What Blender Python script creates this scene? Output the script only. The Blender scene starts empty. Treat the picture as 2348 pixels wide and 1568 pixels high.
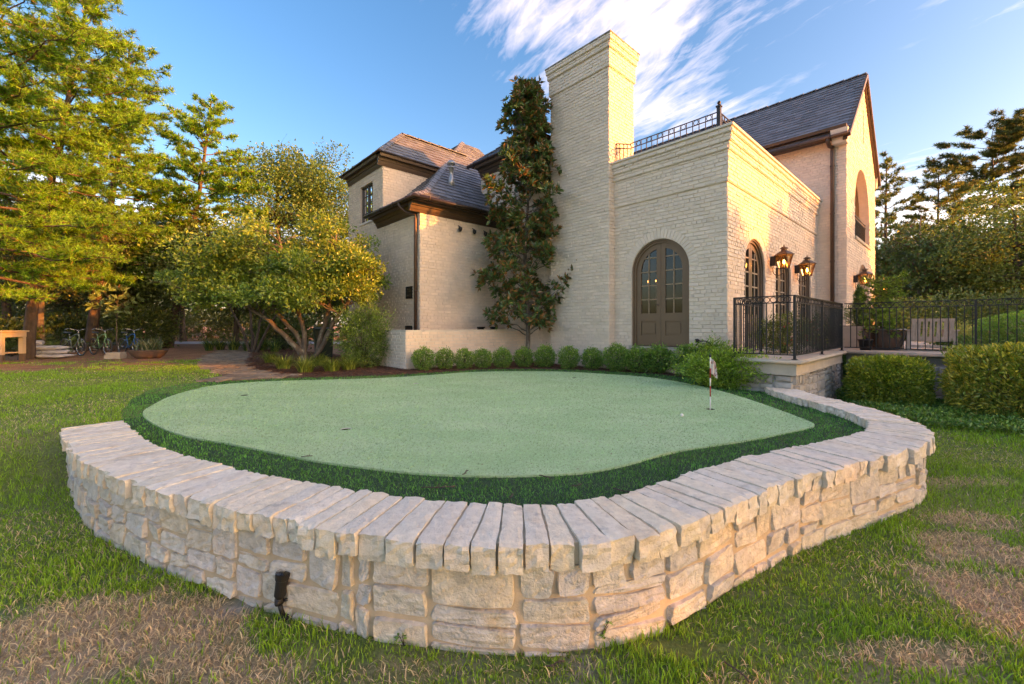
import bpy, bmesh, math, random
import numpy as np
from mathutils import Vector, Matrix

R = math.radians
random.seed(7)
rng = np.random.default_rng(11)
scene = bpy.context.scene
COL = scene.collection

# ------------------------------------------------------------------ camera
EYE = 1.6
FPX, UC, VH, IW = 955.0, 1173.5, 747.0, 2347.0      # survey of the photograph: focal length, centre column, horizon row
cam_d = bpy.data.cameras.new('camera'); cam = bpy.data.objects.new('camera', cam_d); COL.objects.link(cam)
cam.location = (0, 0, EYE); cam.rotation_euler = (R(90), 0, 0)
cam_d.sensor_width = 36.0; cam_d.lens = 36.0 * FPX / IW
cam_d.shift_y = -37.0 / IW
cam_d.clip_start = 0.05; cam_d.clip_end = 2000
scene.camera = cam

# ------------------------------------------------------------------ light
SUN_AZ = math.atan2(-0.36, 0.93)          # direction towards the sun, seen from above
SUN_EL = R(12.0)
world = bpy.data.worlds.new('World'); scene.world = world; world.use_nodes = True
wn, wl = world.node_tree.nodes, world.node_tree.links
wn.clear()
w_out = wn.new('ShaderNodeOutputWorld'); w_bg = wn.new('ShaderNodeBackground')
sky = wn.new('ShaderNodeTexSky'); sky.sky_type = 'NISHITA'; sky.sun_disc = False
sky.sun_elevation = SUN_EL; sky.sun_rotation = math.pi/2 - SUN_AZ
sky.air_density = 1.0; sky.dust_density = 3.0; sky.ozone_density = 1.6; sky.altitude = 20
w_bg.inputs['Strength'].default_value = 0.15
def wmath(op, a, b=None, clamp=False):
    n = wn.new('ShaderNodeMath'); n.operation = op; n.use_clamp = clamp
    for i, x in enumerate((a, b)):
        if x is None: continue
        if isinstance(x, (int, float)): n.inputs[i].default_value = x
        else: wl.new(x, n.inputs[i])
    return n.outputs[0]
tc = wn.new('ShaderNodeTexCoord'); sep = wn.new('ShaderNodeSeparateXYZ'); wl.new(tc.outputs['Generated'], sep.inputs[0])
zc = wmath('ADD', wmath('MAXIMUM', sep.outputs[2], 0.0), 0.15)
px = wmath('DIVIDE', sep.outputs[0], zc); py = wmath('DIVIDE', sep.outputs[1], zc)
comb = wn.new('ShaderNodeCombineXYZ'); wl.new(px, comb.inputs[0]); wl.new(py, comb.inputs[1])
def cloud_noise(scale, rot, stretch, detail, rough, dist=0.0, off=(0, 0)):
    m = wn.new('ShaderNodeMapping'); m.vector_type = 'TEXTURE'; m.inputs['Rotation'].default_value = (0, 0, rot); m.inputs['Scale'].default_value = (1/(scale*stretch), 1/scale, 1); m.inputs['Location'].default_value = (off[0], off[1], 0)
    wl.new(comb.outputs[0], m.inputs[0])
    n = wn.new('ShaderNodeTexNoise'); n.inputs['Scale'].default_value = 1.0; n.inputs['Detail'].default_value = detail
    n.inputs['Roughness'].default_value = rough; n.inputs['Distortion'].default_value = dist
    wl.new(m.outputs[0], n.inputs['Vector']); return n.outputs[0]
def blob(cx, cy, rx, ry, rot=0.0):
    m = wn.new('ShaderNodeMapping'); m.vector_type = 'TEXTURE'
    m.inputs['Location'].default_value = (cx, cy, 0); m.inputs['Rotation'].default_value = (0, 0, rot); m.inputs['Scale'].default_value = (rx, ry, 1)
    wl.new(comb.outputs[0], m.inputs[0])
    l = wn.new('ShaderNodeVectorMath'); l.operation = 'LENGTH'; wl.new(m.outputs[0], l.inputs[0])
    mr = wn.new('ShaderNodeMapRange'); mr.interpolation_type = 'SMOOTHSTEP'
    mr.inputs['From Min'].default_value = 1.0; mr.inputs['From Max'].default_value = 0.0
    wl.new(l.outputs['Value'], mr.inputs['Value']); return mr.outputs[0]
n_wisp = cloud_noise(7.0, R(-62), 0.28, 9, 0.62, 0.9)
n_fine = cloud_noise(24.0, R(-54), 0.34, 6, 0.62, 0.5)
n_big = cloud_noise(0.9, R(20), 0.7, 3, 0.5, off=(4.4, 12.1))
cover = wmath('MAXIMUM', wmath('MULTIPLY', blob(0.22, 0.98, 0.78, 0.66, R(-6)), 0.80), wmath('MULTIPLY', blob(0.70, 1.50, 0.55, 0.42, R(25)), 0.72))
cover = wmath('MAXIMUM', cover, blob(2.55, 2.05, 0.95, 0.62, R(30)))
fill_cloud = wn.new('ShaderNodeMapRange'); fill_cloud.inputs['From Min'].default_value = 0.42; fill_cloud.inputs['From Max'].default_value = 0.62; wl.new(n_big, fill_cloud.inputs['Value'])  # extra cloud cover, largely out of view, added to whiten and lift the light
cover = wmath('MAXIMUM', cover, wmath('MULTIPLY', fill_cloud.outputs[0], 0.9))
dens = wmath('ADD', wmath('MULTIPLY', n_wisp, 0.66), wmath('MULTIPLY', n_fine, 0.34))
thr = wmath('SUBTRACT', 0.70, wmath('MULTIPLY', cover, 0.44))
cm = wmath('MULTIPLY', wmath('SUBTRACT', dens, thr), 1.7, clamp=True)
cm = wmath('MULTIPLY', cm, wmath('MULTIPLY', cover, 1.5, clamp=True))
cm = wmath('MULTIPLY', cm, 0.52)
hsv = wn.new('ShaderNodeHueSaturation'); hsv.inputs['Saturation'].default_value = 1.42; hsv.inputs['Value'].default_value = 0.54
wl.new(sky.outputs[0], hsv.inputs['Color'])
mixc = wn.new('ShaderNodeMix'); mixc.data_type = 'RGBA'
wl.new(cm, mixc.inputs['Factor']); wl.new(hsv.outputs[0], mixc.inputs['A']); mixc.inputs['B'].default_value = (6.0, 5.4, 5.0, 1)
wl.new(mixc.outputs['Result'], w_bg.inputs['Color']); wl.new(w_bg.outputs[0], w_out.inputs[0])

sun_d = bpy.data.lights.new('sun', 'SUN'); sun = bpy.data.objects.new('sun', sun_d); COL.objects.link(sun)
sun_d.energy = 2.0; sun_d.angle = R(0.7); sun_d.color = (1.0, 0.37, 0.06)
sdir = Vector((math.cos(SUN_AZ)*math.cos(SUN_EL), math.sin(SUN_AZ)*math.cos(SUN_EL), math.sin(SUN_EL)))
sun.rotation_euler = sdir.to_track_quat('Z', 'Y').to_euler(); sun.location = (20, -10, 20)
scene.view_settings.view_transform = 'Standard'; scene.view_settings.look = 'None'
scene.view_settings.gamma = 1.0; scene.view_settings.use_curve_mapping = False
scene.view_settings.exposure = 2.58
scene.view_settings.use_white_balance = True; scene.view_settings.white_balance_temperature = 7900; scene.view_settings.white_balance_tint = 28
scene.render.engine = 'CYCLES'
cy = scene.cycles; cy.max_bounces = 5; cy.diffuse_bounces = 3; cy.glossy_bounces = 3; cy.transmission_bounces = 3; cy.transparent_max_bounces = 8
cy.use_adaptive_sampling = True; cy.adaptive_threshold = 0.02; cy.use_denoising = True; cy.caustics_reflective = False; cy.caustics_refractive = False

# ------------------------------------------------------------------ survey helpers
def at(u, v, z):                     # where the line of sight through a surveyed point meets the level z
    d = (EYE - z) * FPX / (v - VH); return ((u - UC) / FPX * d, d)
HA = math.atan2(0.678, 0.735)        # bearing of the house
AX = np.array([math.cos(HA), math.sin(HA)]); BX = np.array([-math.sin(HA), math.cos(HA)])
HC = np.array([4.65, 9.0])           # house corner
def HL(s, t): p = HC + AX*s + BX*t; return float(p[0]), float(p[1])

# ------------------------------------------------------------------ scene helpers
def tag(o, label=None, cat=None, group=None, kind=None):
    if label: o['label'] = label
    if cat: o['category'] = cat
    if group: o['group'] = group
    if kind: o['kind'] = kind
    return o
def obj(name, me, mat=None, parent=None):
    if mat is not None and not me.materials: me.materials.append(mat)
    o = bpy.data.objects.new(name, me); COL.objects.link(o)
    if parent is not None: o.parent = parent
    return o
def empty(name, loc=(0, 0, 0), rz=0.0):
    o = bpy.data.objects.new(name, None); COL.objects.link(o); o.empty_display_size = 0.1
    o.location = loc; o.rotation_euler = (0, 0, rz); return o
def thing(name, label, cat, loc=(0, 0, 0), rz=0.0, group=None):
    return tag(empty(name, loc, rz), label, cat, group)
def copy_tree(o, parent=None):
    c = o.copy(); COL.objects.link(c); c.parent = parent
    for ch in o.children: copy_tree(ch, c)
    return c
def np_mesh(name, V, quads=None, tris=None, col=None, smooth=False):
    V = np.asarray(V, dtype=np.float32).reshape(-1, 3)
    q = np.zeros((0, 4), np.int32) if quads is None else np.asarray(quads, np.int32).reshape(-1, 4)
    t = np.zeros((0, 3), np.int32) if tris is None else np.asarray(tris, np.int32).reshape(-1, 3)
    me = bpy.data.meshes.new(name)
    me.vertices.add(len(V)); me.vertices.foreach_set('co', V.ravel())
    nl = q.size + t.size
    me.loops.add(nl); me.loops.foreach_set('vertex_index', np.concatenate([q.ravel(), t.ravel()]).astype(np.int32))
    me.polygons.add(len(q) + len(t))
    st = np.concatenate([np.arange(len(q))*4, len(q)*4 + np.arange(len(t))*3]).astype(np.int32)
    me.polygons.foreach_set('loop_start', st)
    me.polygons.foreach_set('use_smooth', np.full(len(q)+len(t), bool(smooth)))
    if col is not None:
        a = me.attributes.new('Col', 'FLOAT_COLOR', 'POINT')
        c = np.ones((len(V), 4), np.float32); c[:, :3] = np.asarray(col, np.float32).reshape(-1, 3)
        a.data.foreach_set('color', c.ravel())
    me.update(calc_edges=True); me.validate()
    return me

class MB:                                # collects simple solids, builds ONE mesh object
    def __init__(s): s.v = []; s.f = []; s.c = []; s.cur = None; s.sm = []
    def add(s, vs, fs, smooth=False):
        b = len(s.v); s.v += [tuple(p) for p in vs]; s.f += [tuple(i + b for i in f) for f in fs]; s.sm += [smooth]*len(fs)
        if s.cur is not None: s.c += [s.cur]*len(vs)
        return s
    def box(s, a, b):
        x0, y0, z0 = a; x1, y1, z1 = b
        if x0 > x1: x0, x1 = x1, x0
        if y0 > y1: y0, y1 = y1, y0
        if z0 > z1: z0, z1 = z1, z0
        return s.add([(x0,y0,z0),(x1,y0,z0),(x1,y1,z0),(x0,y1,z0),(x0,y0,z1),(x1,y0,z1),(x1,y1,z1),(x0,y1,z1)],
                     [(3,2,1,0),(4,5,6,7),(0,1,5,4),(1,2,6,5),(2,3,7,6),(3,0,4,7)])
    def hexa(s, p):                      # 8 free corners, bottom loop then top loop
        return s.add(p, [(3,2,1,0),(4,5,6,7),(0,1,5,4),(1,2,6,5),(2,3,7,6),(3,0,4,7)])
    def beam(s, p, q, w, h, up=(0, 0, 1)):
        p, q = Vector(p), Vector(q); d = (q-p).normalized(); u = Vector(up)
        x = d.cross(u)
        if x.length < 1e-4: x = d.cross(Vector((1, 0, 0)))
        x.normalize(); y = x.cross(d).normalized(); x *= w/2; y *= h/2
        return s.hexa([p-x-y, p+x-y, p+x+y, p-x+y, q-x-y, q+x-y, q+x+y, q-x+y])
    def tube(s, pts, rad, n=6, cap=True, smooth=True):
        pts = [Vector(p) for p in pts]; m = len(pts)
        if not hasattr(rad, '__len__'): rad = [rad]*m
        vs = []; fs = []; px = None
        for i, p in enumerate(pts):
            d = (pts[min(i+1, m-1)] - pts[max(i-1, 0)])
            if d.length < 1e-9: d = Vector((0, 0, 1))
            d.normalize()
            if px is None:
                x = d.cross(Vector((0, 0, 1)))
                if x.length < 1e-3: x = d.cross(Vector((1, 0, 0)))
            else: x = px - d*px.dot(d)
            x.normalize(); px = x; y = d.cross(x)
            for k in range(n):
                a = 2*math.pi*k/n; vs.append(p + (x*math.cos(a) + y*math.sin(a))*rad[i])
        for i in range(m-1):
            for k in range(n):
                k2 = (k+1) % n; fs.append((i*n+k, i*n+k2, (i+1)*n+k2, (i+1)*n+k))
        if cap: fs += [tuple(range(n))[::-1], tuple((m-1)*n+k for k in range(n))]
        return s.add(vs, fs, smooth)
    def lathe(s, prof, c=(0, 0, 0), n=16, ph=0.0, smooth=True, sx=1.0, sy=1.0):   # prof: (radius, z)
        vs = []; fs = []; m = len(prof)
        for r, z in prof:
            for k in range(n):
                a = 2*math.pi*k/n + ph; vs.append((c[0]+r*math.cos(a)*sx, c[1]+r*math.sin(a)*sy, c[2]+z))
        for i in range(m-1):
            for k in range(n):
                k2 = (k+1) % n; fs.append((i*n+k, i*n+k2, (i+1)*n+k2, (i+1)*n+k))
        fs += [tuple(range(n))[::-1], tuple((m-1)*n+k for k in range(n))]
        return s.add(vs, fs, smooth)
    def ring(s, c, x, y, r, tr, n=16, m=5, a0=0.0, a1=2*math.pi):
        c, x, y = Vector(c), Vector(x), Vector(y)
        closed = abs(a1-a0-2*math.pi) < 1e-6
        pts = [c + (x*math.cos(a0+(a1-a0)*k/n) + y*math.sin(a0+(a1-a0)*k/n))*r for k in range(n+1)]
        return s.tube(pts, tr, m, cap=not closed)
    def mesh(s, name):
        me = bpy.data.meshes.new(name); me.from_pydata(s.v, [], s.f)
        if any(s.sm): me.polygons.foreach_set('use_smooth', s.sm)
        if s.c:
            a = me.attributes.new('Col', 'FLOAT_COLOR', 'POINT')
            a.data.foreach_set('color', np.array([tuple(c)+(1.0,) for c in s.c], np.float32).ravel())
        me.update(); return me
    def build(s, name, mat, parent=None): return obj(name, s.mesh(name), mat, parent)

# ------------------------------------------------------------------ materials
def mat_new(name):
    m = bpy.data.materials.new(name); m.use_nodes = True; nt = m.node_tree
    return m, nt, nt.nodes, nt.links, nt.nodes['Principled BSDF']
def surf(name, base, rough=0.6, var=(8.0, 0.12), bump=None, attr=False, rand=0.0, metal=0.0, spec=0.5, second=None, stretch=None, coord='World', stain=None, ramp=None):
    m, nt, N, Lk, bs = mat_new(name)
    t = N.new('ShaderNodeTexCoord'); mp = N.new('ShaderNodeMapping'); Lk.new(N.new('ShaderNodeNewGeometry').outputs['Position'] if coord == 'World' else t.outputs[coord], mp.inputs[0])
    if stretch: mp.inputs['Scale'].default_value = stretch
    def noise(sc, det=3, ro=0.6):
        n = N.new('ShaderNodeTexNoise'); n.inputs['Scale'].default_value = sc; n.inputs['Detail'].default_value = det
        n.inputs['Roughness'].default_value = ro; Lk.new(mp.outputs[0], n.inputs['Vector']); return n.outputs[0]
    def mix(mode, a, b, f):
        x = N.new('ShaderNodeMix'); x.data_type = 'RGBA'; x.blend_type = mode
        for key, val in (('A', a), ('B', b), ('Factor', f)):
            if isinstance(val, (tuple, list)): x.inputs[key].default_value = tuple(val) + (1.0,)*(4-len(val))
            elif isinstance(val, (int, float)): x.inputs[key].default_value = val
            else: Lk.new(val, x.inputs[key])
        return x.outputs['Result']
    def remap(s, a, b, c, d):
        r = N.new('ShaderNodeMapRange'); Lk.new(s, r.inputs[0])
        for i, k in enumerate((a, b, c, d)): r.inputs[i+1].default_value = k
        return r.outputs[0]
    c = None
    if attr:
        an = N.new('ShaderNodeAttribute'); an.attribute_name = 'Col'; c = an.outputs['Color']
        if base is not None: c = mix('MULTIPLY', c, base, 1.0)
    else:
        rgb = N.new('ShaderNodeRGB'); rgb.outputs[0].default_value = tuple(base) + (1.0,); c = rgb.outputs[0]
    if ramp is not None:
        oi2 = N.new('ShaderNodeObjectInfo'); cr = N.new('ShaderNodeValToRGB'); el = cr.color_ramp.elements
        while len(el) < len(ramp): el.new(0.5)
        for k_, rc in enumerate(ramp): el[k_].position = k_/(len(ramp)-1); el[k_].color = tuple(rc)+(1.0,)
        Lk.new(oi2.outputs['Random'], cr.inputs[0]); c = cr.outputs[0]
    if second is not None:
        col2, sc2, lo, hi = second; c = mix('MIX', c, col2, remap(noise(sc2, 4), lo, hi, 0, 1))
    if rand:
        oi = N.new('ShaderNodeObjectInfo'); h = N.new('ShaderNodeHueSaturation'); Lk.new(c, h.inputs['Color'])
        Lk.new(remap(oi.outputs['Random'], 0, 1, 1-rand, 1+rand), h.inputs['Value']); c = h.outputs[0]
    if var:
        c = mix('MULTIPLY', c, mix('MIX', (1-var[1],)*3, (1+var[1],)*3, remap(noise(var[0]), 0.3, 0.7, 0, 1)), 1.0)
    if stain is not None:
        col3, sc3, lo3, hi3 = stain; c = mix('MIX', c, col3, remap(noise(sc3, 5, 0.7), lo3, hi3, 0, 1))
    Lk.new(c, bs.inputs['Base Color'])
    bs.inputs['Roughness'].default_value = rough; bs.inputs['Metallic'].default_value = metal; bs.inputs['Specular IOR Level'].default_value = spec
    if bump:
        prev = None
        for sc, st, dist in bump:
            b = N.new('ShaderNodeBump'); b.inputs['Strength'].default_value = st; b.inputs['Distance'].default_value = dist
            Lk.new(noise(sc, 4, 0.65), b.inputs['Height'])
            if prev is not None: Lk.new(prev, b.inputs['Normal'])
            prev = b.outputs[0]
        Lk.new(prev, bs.inputs['Normal'])
    return m
def leafmat(name, trans=0.35, rough=0.42, spec=0.5):
    m, nt, N, Lk, bs = mat_new(name)
    an = N.new('ShaderNodeAttribute'); an.attribute_name = 'Col'
    Lk.new(an.outputs['Color'], bs.inputs['Base Color']); bs.inputs['Roughness'].default_value = rough; bs.inputs['Specular IOR Level'].default_value = spec
    tr = N.new('ShaderNodeBsdfTranslucent')
    hs = N.new('ShaderNodeHueSaturation'); hs.inputs['Value'].default_value = 1.35; hs.inputs['Hue'].default_value = 0.485; hs.inputs['Saturation'].default_value = 1.1
    Lk.new(an.outputs['Color'], hs.inputs['Color']); Lk.new(hs.outputs[0], tr.inputs['Color'])
    mx = N.new('ShaderNodeMixShader'); mx.inputs[0].default_value = trans
    Lk.new(bs.outputs[0], mx.inputs[1]); Lk.new(tr.outputs[0], mx.inputs[2]); Lk.new(mx.outputs[0], N['Material Output'].inputs['Surface'])
    return m
def glow(name, col, strength):
    m, nt, N, Lk, bs = mat_new(name); bs.inputs['Base Color'].default_value = col + (1,)
    bs.inputs['Emission Color'].default_value = col + (1,); bs.inputs['Emission Strength'].default_value = strength; return m
def glassmat(name, tint=(0.9, 0.93, 0.95), refl=0.25):
    m, nt, N, Lk, bs = mat_new(name)
    tr = N.new('ShaderNodeBsdfTransparent'); tr.inputs[0].default_value = tint + (1,)
    gl = N.new('ShaderNodeBsdfGlossy'); gl.inputs['Roughness'].default_value = 0.02; gl.inputs[0].default_value = (0.9, 0.92, 0.95, 1)
    fr = N.new('ShaderNodeFresnel'); fr.inputs[0].default_value = 1.5
    ad = N.new('ShaderNodeMath'); ad.operation = 'ADD'; ad.use_clamp = True; Lk.new(fr.outputs[0], ad.inputs[0]); ad.inputs[1].default_value = refl
    mx = N.new('ShaderNodeMixShader'); Lk.new(ad.outputs[0], mx.inputs[0]); Lk.new(tr.outputs[0], mx.inputs[1]); Lk.new(gl.outputs[0], mx.inputs[2])
    Lk.new(mx.outputs[0], N['Material Output'].inputs['Surface']); return m

M = {}
M['brick'] = surf('painted_brick', (0.84, 0.695, 0.56), 0.62, (2.2, 0.07), [(60, 0.35, 0.01), (9, 0.3, 0.02)], attr=True, stain=((0.62, 0.52, 0.41), 1.5, 0.56, 0.88))
M['mortar'] = surf('painted_mortar', (0.77, 0.635, 0.51), 0.7, (3.0, 0.08), [(40, 0.4, 0.01)])  # darker than the brick paint: joint shadow put into the colour
M['stucco'] = surf('cream_paint', (0.77, 0.68, 0.57), 0.65, (2.5, 0.06), [(30, 0.25, 0.006)], stain=((0.35, 0.29, 0.22), 1.6, 0.60, 0.85))
M['limestone'] = surf('rough_limestone', (0.68, 0.62, 0.56), 0.9, (14, 0.20), [(16, 0.8, 0.03), (70, 0.8, 0.012)], ramp=[(.68,.63,.58), (.58,.54,.505), (.70,.64,.55), (.64,.60,.56), (.70,.60,.45), (.68,.64,.60)], second=((0.62, 0.50, 0.35), 5.0, 0.60, 0.75), stain=((0.30, 0.27, 0.24), 13.0, 0.58, 0.78))
M['capstone'] = surf('limestone_cap', (0.735, 0.67, 0.585), 0.88, (18, 0.12), [(26, 0.7, 0.014), (95, 0.7, 0.007)], ramp=[(.75,.68,.56), (.68,.62,.53), (.77,.675,.52), (.72,.66,.56), (.79,.725,.61)], second=((0.64, 0.53, 0.40), 4.0, 0.55, 0.74), stain=((0.36, 0.33, 0.30), 11.0, 0.57, 0.78))
M['stonemortar'] = surf('sand_mortar', (0.55, 0.43, 0.30), 0.9, (7, 0.16), [(55, 0.5, 0.008)])
M['ashlar'] = surf('grey_ashlar', (0.40, 0.375, 0.34), 0.85, (8, 0.16), [(10, 0.5, 0.03), (45, 0.5, 0.01)], rand=0.16, second=((0.42, 0.33, 0.22), 3.0, 0.55, 0.8))
M['paving'] = surf('terrace_paving', (0.55, 0.47, 0.37), 0.75, (3, 0.1), [(30, 0.2, 0.004)])
M['slate'] = surf('slate', None, 0.5, (7, 0.16), [(35, 0.3, 0.006)], attr=True)
M['slate1'] = surf('slate_piece', (0.155, 0.162, 0.18), 0.5, (7, 0.16), [(35, 0.3, 0.006)], rand=0.25)
M['trim'] = surf('brown_trim', (0.085, 0.052, 0.034), 0.45, (3, 0.08))
M['gutter'] = surf('bronze_gutter', (0.060, 0.042, 0.033), 0.35, (3, 0.12), metal=0.4)
M['pipe'] = surf('copper_downspout', (0.105, 0.060, 0.040), 0.4, (2.2, 0.2), metal=0.35, stain=((0.16, 0.15, 0.13), 2.5, 0.62, 0.8))
M['door'] = surf('taupe_door_paint', (0.20, 0.122, 0.068), 0.5, (2, 0.05))
M['doorlight'] = surf('taupe_door_paint_pale', (0.16, 0.12, 0.085), 0.38, (2, 0.05))
M['muntinbrown'] = surf('door_muntin_paint', (0.30, 0.20, 0.12), 0.45, None)
M['muntin'] = surf('pale_muntin_paint', (0.36, 0.30, 0.23), 0.45, None)
M['sash'] = surf('dark_sash', (0.07, 0.055, 0.045), 0.4, None)
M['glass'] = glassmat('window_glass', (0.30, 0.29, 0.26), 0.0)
M['lampglass'] = glassmat('lantern_glass', (0.99, 0.88, 0.64), 0.03)  # amber tint puts the warm light on the panes into the glass colour
M['iron'] = surf('black_iron', (0.022, 0.022, 0.024), 0.42, (12, 0.15), metal=0.3)
M['lampmetal'] = surf('aged_copper', (0.13, 0.080, 0.050), 0.42, (9, 0.25), metal=0.5)
M['flame'] = glow('gas_flame', (1.0, 0.42, 0.08), 14.0)
M['bulb'] = glow('warm_bulb', (1.0, 0.45, 0.14), 3.0)
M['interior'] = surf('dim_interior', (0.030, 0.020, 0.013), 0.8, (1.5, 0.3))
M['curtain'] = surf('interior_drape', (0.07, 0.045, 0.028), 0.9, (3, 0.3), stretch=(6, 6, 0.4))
M['rubber'] = surf('black_plastic', (0.012, 0.012, 0.013), 0.5, (20, 0.2))
M['galv'] = surf('galvanised_flue', (0.42, 0.42, 0.42), 0.35, (6, 0.15), metal=0.7)
M['bark'] = surf('bark', (0.105, 0.080, 0.060), 0.9, (9, 0.35), [(14, 0.9, 0.03), (50, 0.6, 0.01)], stretch=(1, 1, 0.35))
M['barkred'] = surf('pine_bark', (0.105, 0.075, 0.058), 0.9, (8, 0.35), [(10, 1.0, 0.04), (40, 0.6, 0.01)], stretch=(1, 1, 0.4))
M['barkpale'] = surf('lichen_bark', (0.15, 0.12, 0.095), 0.9, (7, 0.3), [(16, 0.8, 0.02)], second=((0.28, 0.27, 0.22), 9, 0.55, 0.66), stretch=(1, 1, 0.6))
M['leaf'] = leafmat('leaf')
M['waxleaf'] = leafmat('waxy_leaf', 0.22, 0.30, 0.6)
M['needle'] = leafmat('needle', 0.35, 0.5)
M['grass'] = leafmat('grass_blade', 0.30, 0.5, 0.35)
M['turf'] = leafmat('turf_fibre', 0.15, 0.55, 0.3)
M['white'] = surf('white_plastic', (0.75, 0.74, 0.70), 0.5, (5, 0.05))
M['red'] = surf('red_paint', (0.42, 0.030, 0.022), 0.4, None)
M['hole'] = surf('cup_liner', (0.05, 0.05, 0.045), 0.7, None)
M['wood'] = surf('weathered_teak', (0.50, 0.38, 0.30), 0.75, (6, 0.2), [(20, 0.3, 0.004)], stretch=(6, 6, 0.6))
M['pot'] = surf('glazed_pot', (0.050, 0.030, 0.018), 0.12, (4, 0.2), spec=0.8)
M['concrete'] = surf('cast_stone', (0.52, 0.45, 0.36), 0.8, (5, 0.1), [(30, 0.2, 0.004)])
M['terra'] = surf('old_tub', (0.16, 0.105, 0.075), 0.8, (6, 0.25))
M['resin'] = surf('tan_plastic', (0.55, 0.44, 0.30), 0.5, (4, 0.08))
M['resindark'] = surf('brown_plastic', (0.12, 0.09, 0.07), 0.5, (4, 0.08))
M['yellow'] = surf('yellow_bucket', (0.75, 0.42, 0.015), 0.4, (4, 0.1))
M['bag'] = surf('plastic_sack', (0.55, 0.55, 0.60), 0.4, (5, 0.15), second=((0.10, 0.13, 0.12), 5, 0.62, 0.66))
M['greenplastic'] = surf('green_bin', (0.010, 0.03, 0.022), 0.45, None)
M['tyre'] = surf('tyre_rubber', (0.05, 0.05, 0.05), 0.7, None)
M['chrome'] = surf('bright_metal', (0.55, 0.56, 0.56), 0.25, None, metal=0.8)
M['bikeA'] = surf('sage_frame', (0.20, 0.27, 0.24), 0.3, None)
M['bikeB'] = surf('mint_frame', (0.20, 0.42, 0.20), 0.3, None)
M['bikeC'] = surf('blue_frame', (0.02, 0.15, 0.42), 0.3, None)
M['ball'] = surf('golf_ball', (0.8, 0.8, 0.78), 0.35, None)
# ------------------------------------------------------------------ retaining wall survey
def catmull(pts, step):
    P = np.array(pts, float); P = np.vstack([2*P[0]-P[1], P, 2*P[-1]-P[-2]]); out = []
    for i in range(1, len(P)-2):
        p0, p1, p2, p3 = P[i-1], P[i], P[i+1], P[i+2]
        n = max(2, int(np.linalg.norm(p2-p1)/step))
        for k in range(n):
            t = k/n
            out.append(0.5*((2*p1)+(-p0+p2)*t+(2*p0-5*p1+4*p2-p3)*t*t+(-p0+3*p1-3*p2+p3)*t**3))
    out.append(P[-2]); return np.array(out)
WALL_MID = catmull([(-4.42,4.40),(-3.72,3.82),(-3.15,3.40),(-2.48,3.03),(-1.82,2.72),(-1.25,2.50),(-.72,2.33),(-.25,2.235),(.02,2.215),(.33,2.23),(.66,2.33),(1.0,2.52),(1.40,2.79),(1.87,3.07),(2.5,3.38),(3.1,3.66),(3.58,3.93),(3.94,4.25),(4.17,4.65),(4.30,5.15),(4.34,5.7),(4.36,6.3),(4.46,6.85),(4.62,7.25)], 0.05)
wd = np.linalg.norm(np.diff(WALL_MID, axis=0), axis=1); WS = np.concatenate([[0], np.cumsum(wd)]); WLEN = WS[-1]
wt = np.gradient(WALL_MID, axis=0); wt /= np.linalg.norm(wt, axis=1)[:, None]
WALL_OUT = np.stack([wt[:, 1], -wt[:, 0]], 1)        # outward = towards the lawn
def wall_pt(s, d):                                   # point at arc length s, d metres out from the centre line
    s = np.asarray(s, float)
    x = np.interp(s, WS, WALL_MID[:, 0]); y = np.interp(s, WS, WALL_MID[:, 1])
    nx = np.interp(s, WS, WALL_OUT[:, 0]); ny = np.interp(s, WS, WALL_OUT[:, 1]); l = np.hypot(nx, ny)
    ext = np.where(s < 0, s, np.where(s > WLEN, s-WLEN, 0.0))
    tx = np.where(s < 0, wt[0, 0], wt[-1, 0]); ty = np.where(s < 0, wt[0, 1], wt[-1, 1])
    return np.stack([x + nx/l*d + tx*ext, y + ny/l*d + ty*ext], -1)
CAPZ, GREENZ = 0.56, 0.48

def inpoly(P, poly):
    P = np.asarray(P); x, y = P[:, 0], P[:, 1]; r = np.zeros(len(P), bool); n = len(poly)
    for i in range(n):
        x0, y0 = poly[i]; x1, y1 = poly[(i+1) % n]
        c = ((y0 > y) != (y1 > y)); 
        with np.errstate(divide='ignore', invalid='ignore'):
            r ^= c & (x < (x1-x0)*(y-y0)/((y1-y0) if y1 != y0 else 1e-12) + x0)
    return r
def smooth01(x, a, b):
    t = np.clip((x-a)/(b-a), 0, 1); return t*t*(3-2*t)
def vnoise(x, y, sc, seed=0):                        # cheap smooth noise in 0..1
    x = np.asarray(x)*sc + seed*17.13; y = np.asarray(y)*sc - seed*9.71
    xi, yi = np.floor(x), np.floor(y); fx, fy = x-xi, y-yi; fx = fx*fx*(3-2*fx); fy = fy*fy*(3-2*fy)
    def h(a, b): v = np.sin(a*127.1 + b*311.7 + seed*74.7)*43758.5453; return v - np.floor(v)
    return (h(xi, yi)*(1-fx) + h(xi+1, yi)*fx)*(1-fy) + (h(xi, yi+1)*(1-fx) + h(xi+1, yi+1)*fx)*fy

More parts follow.
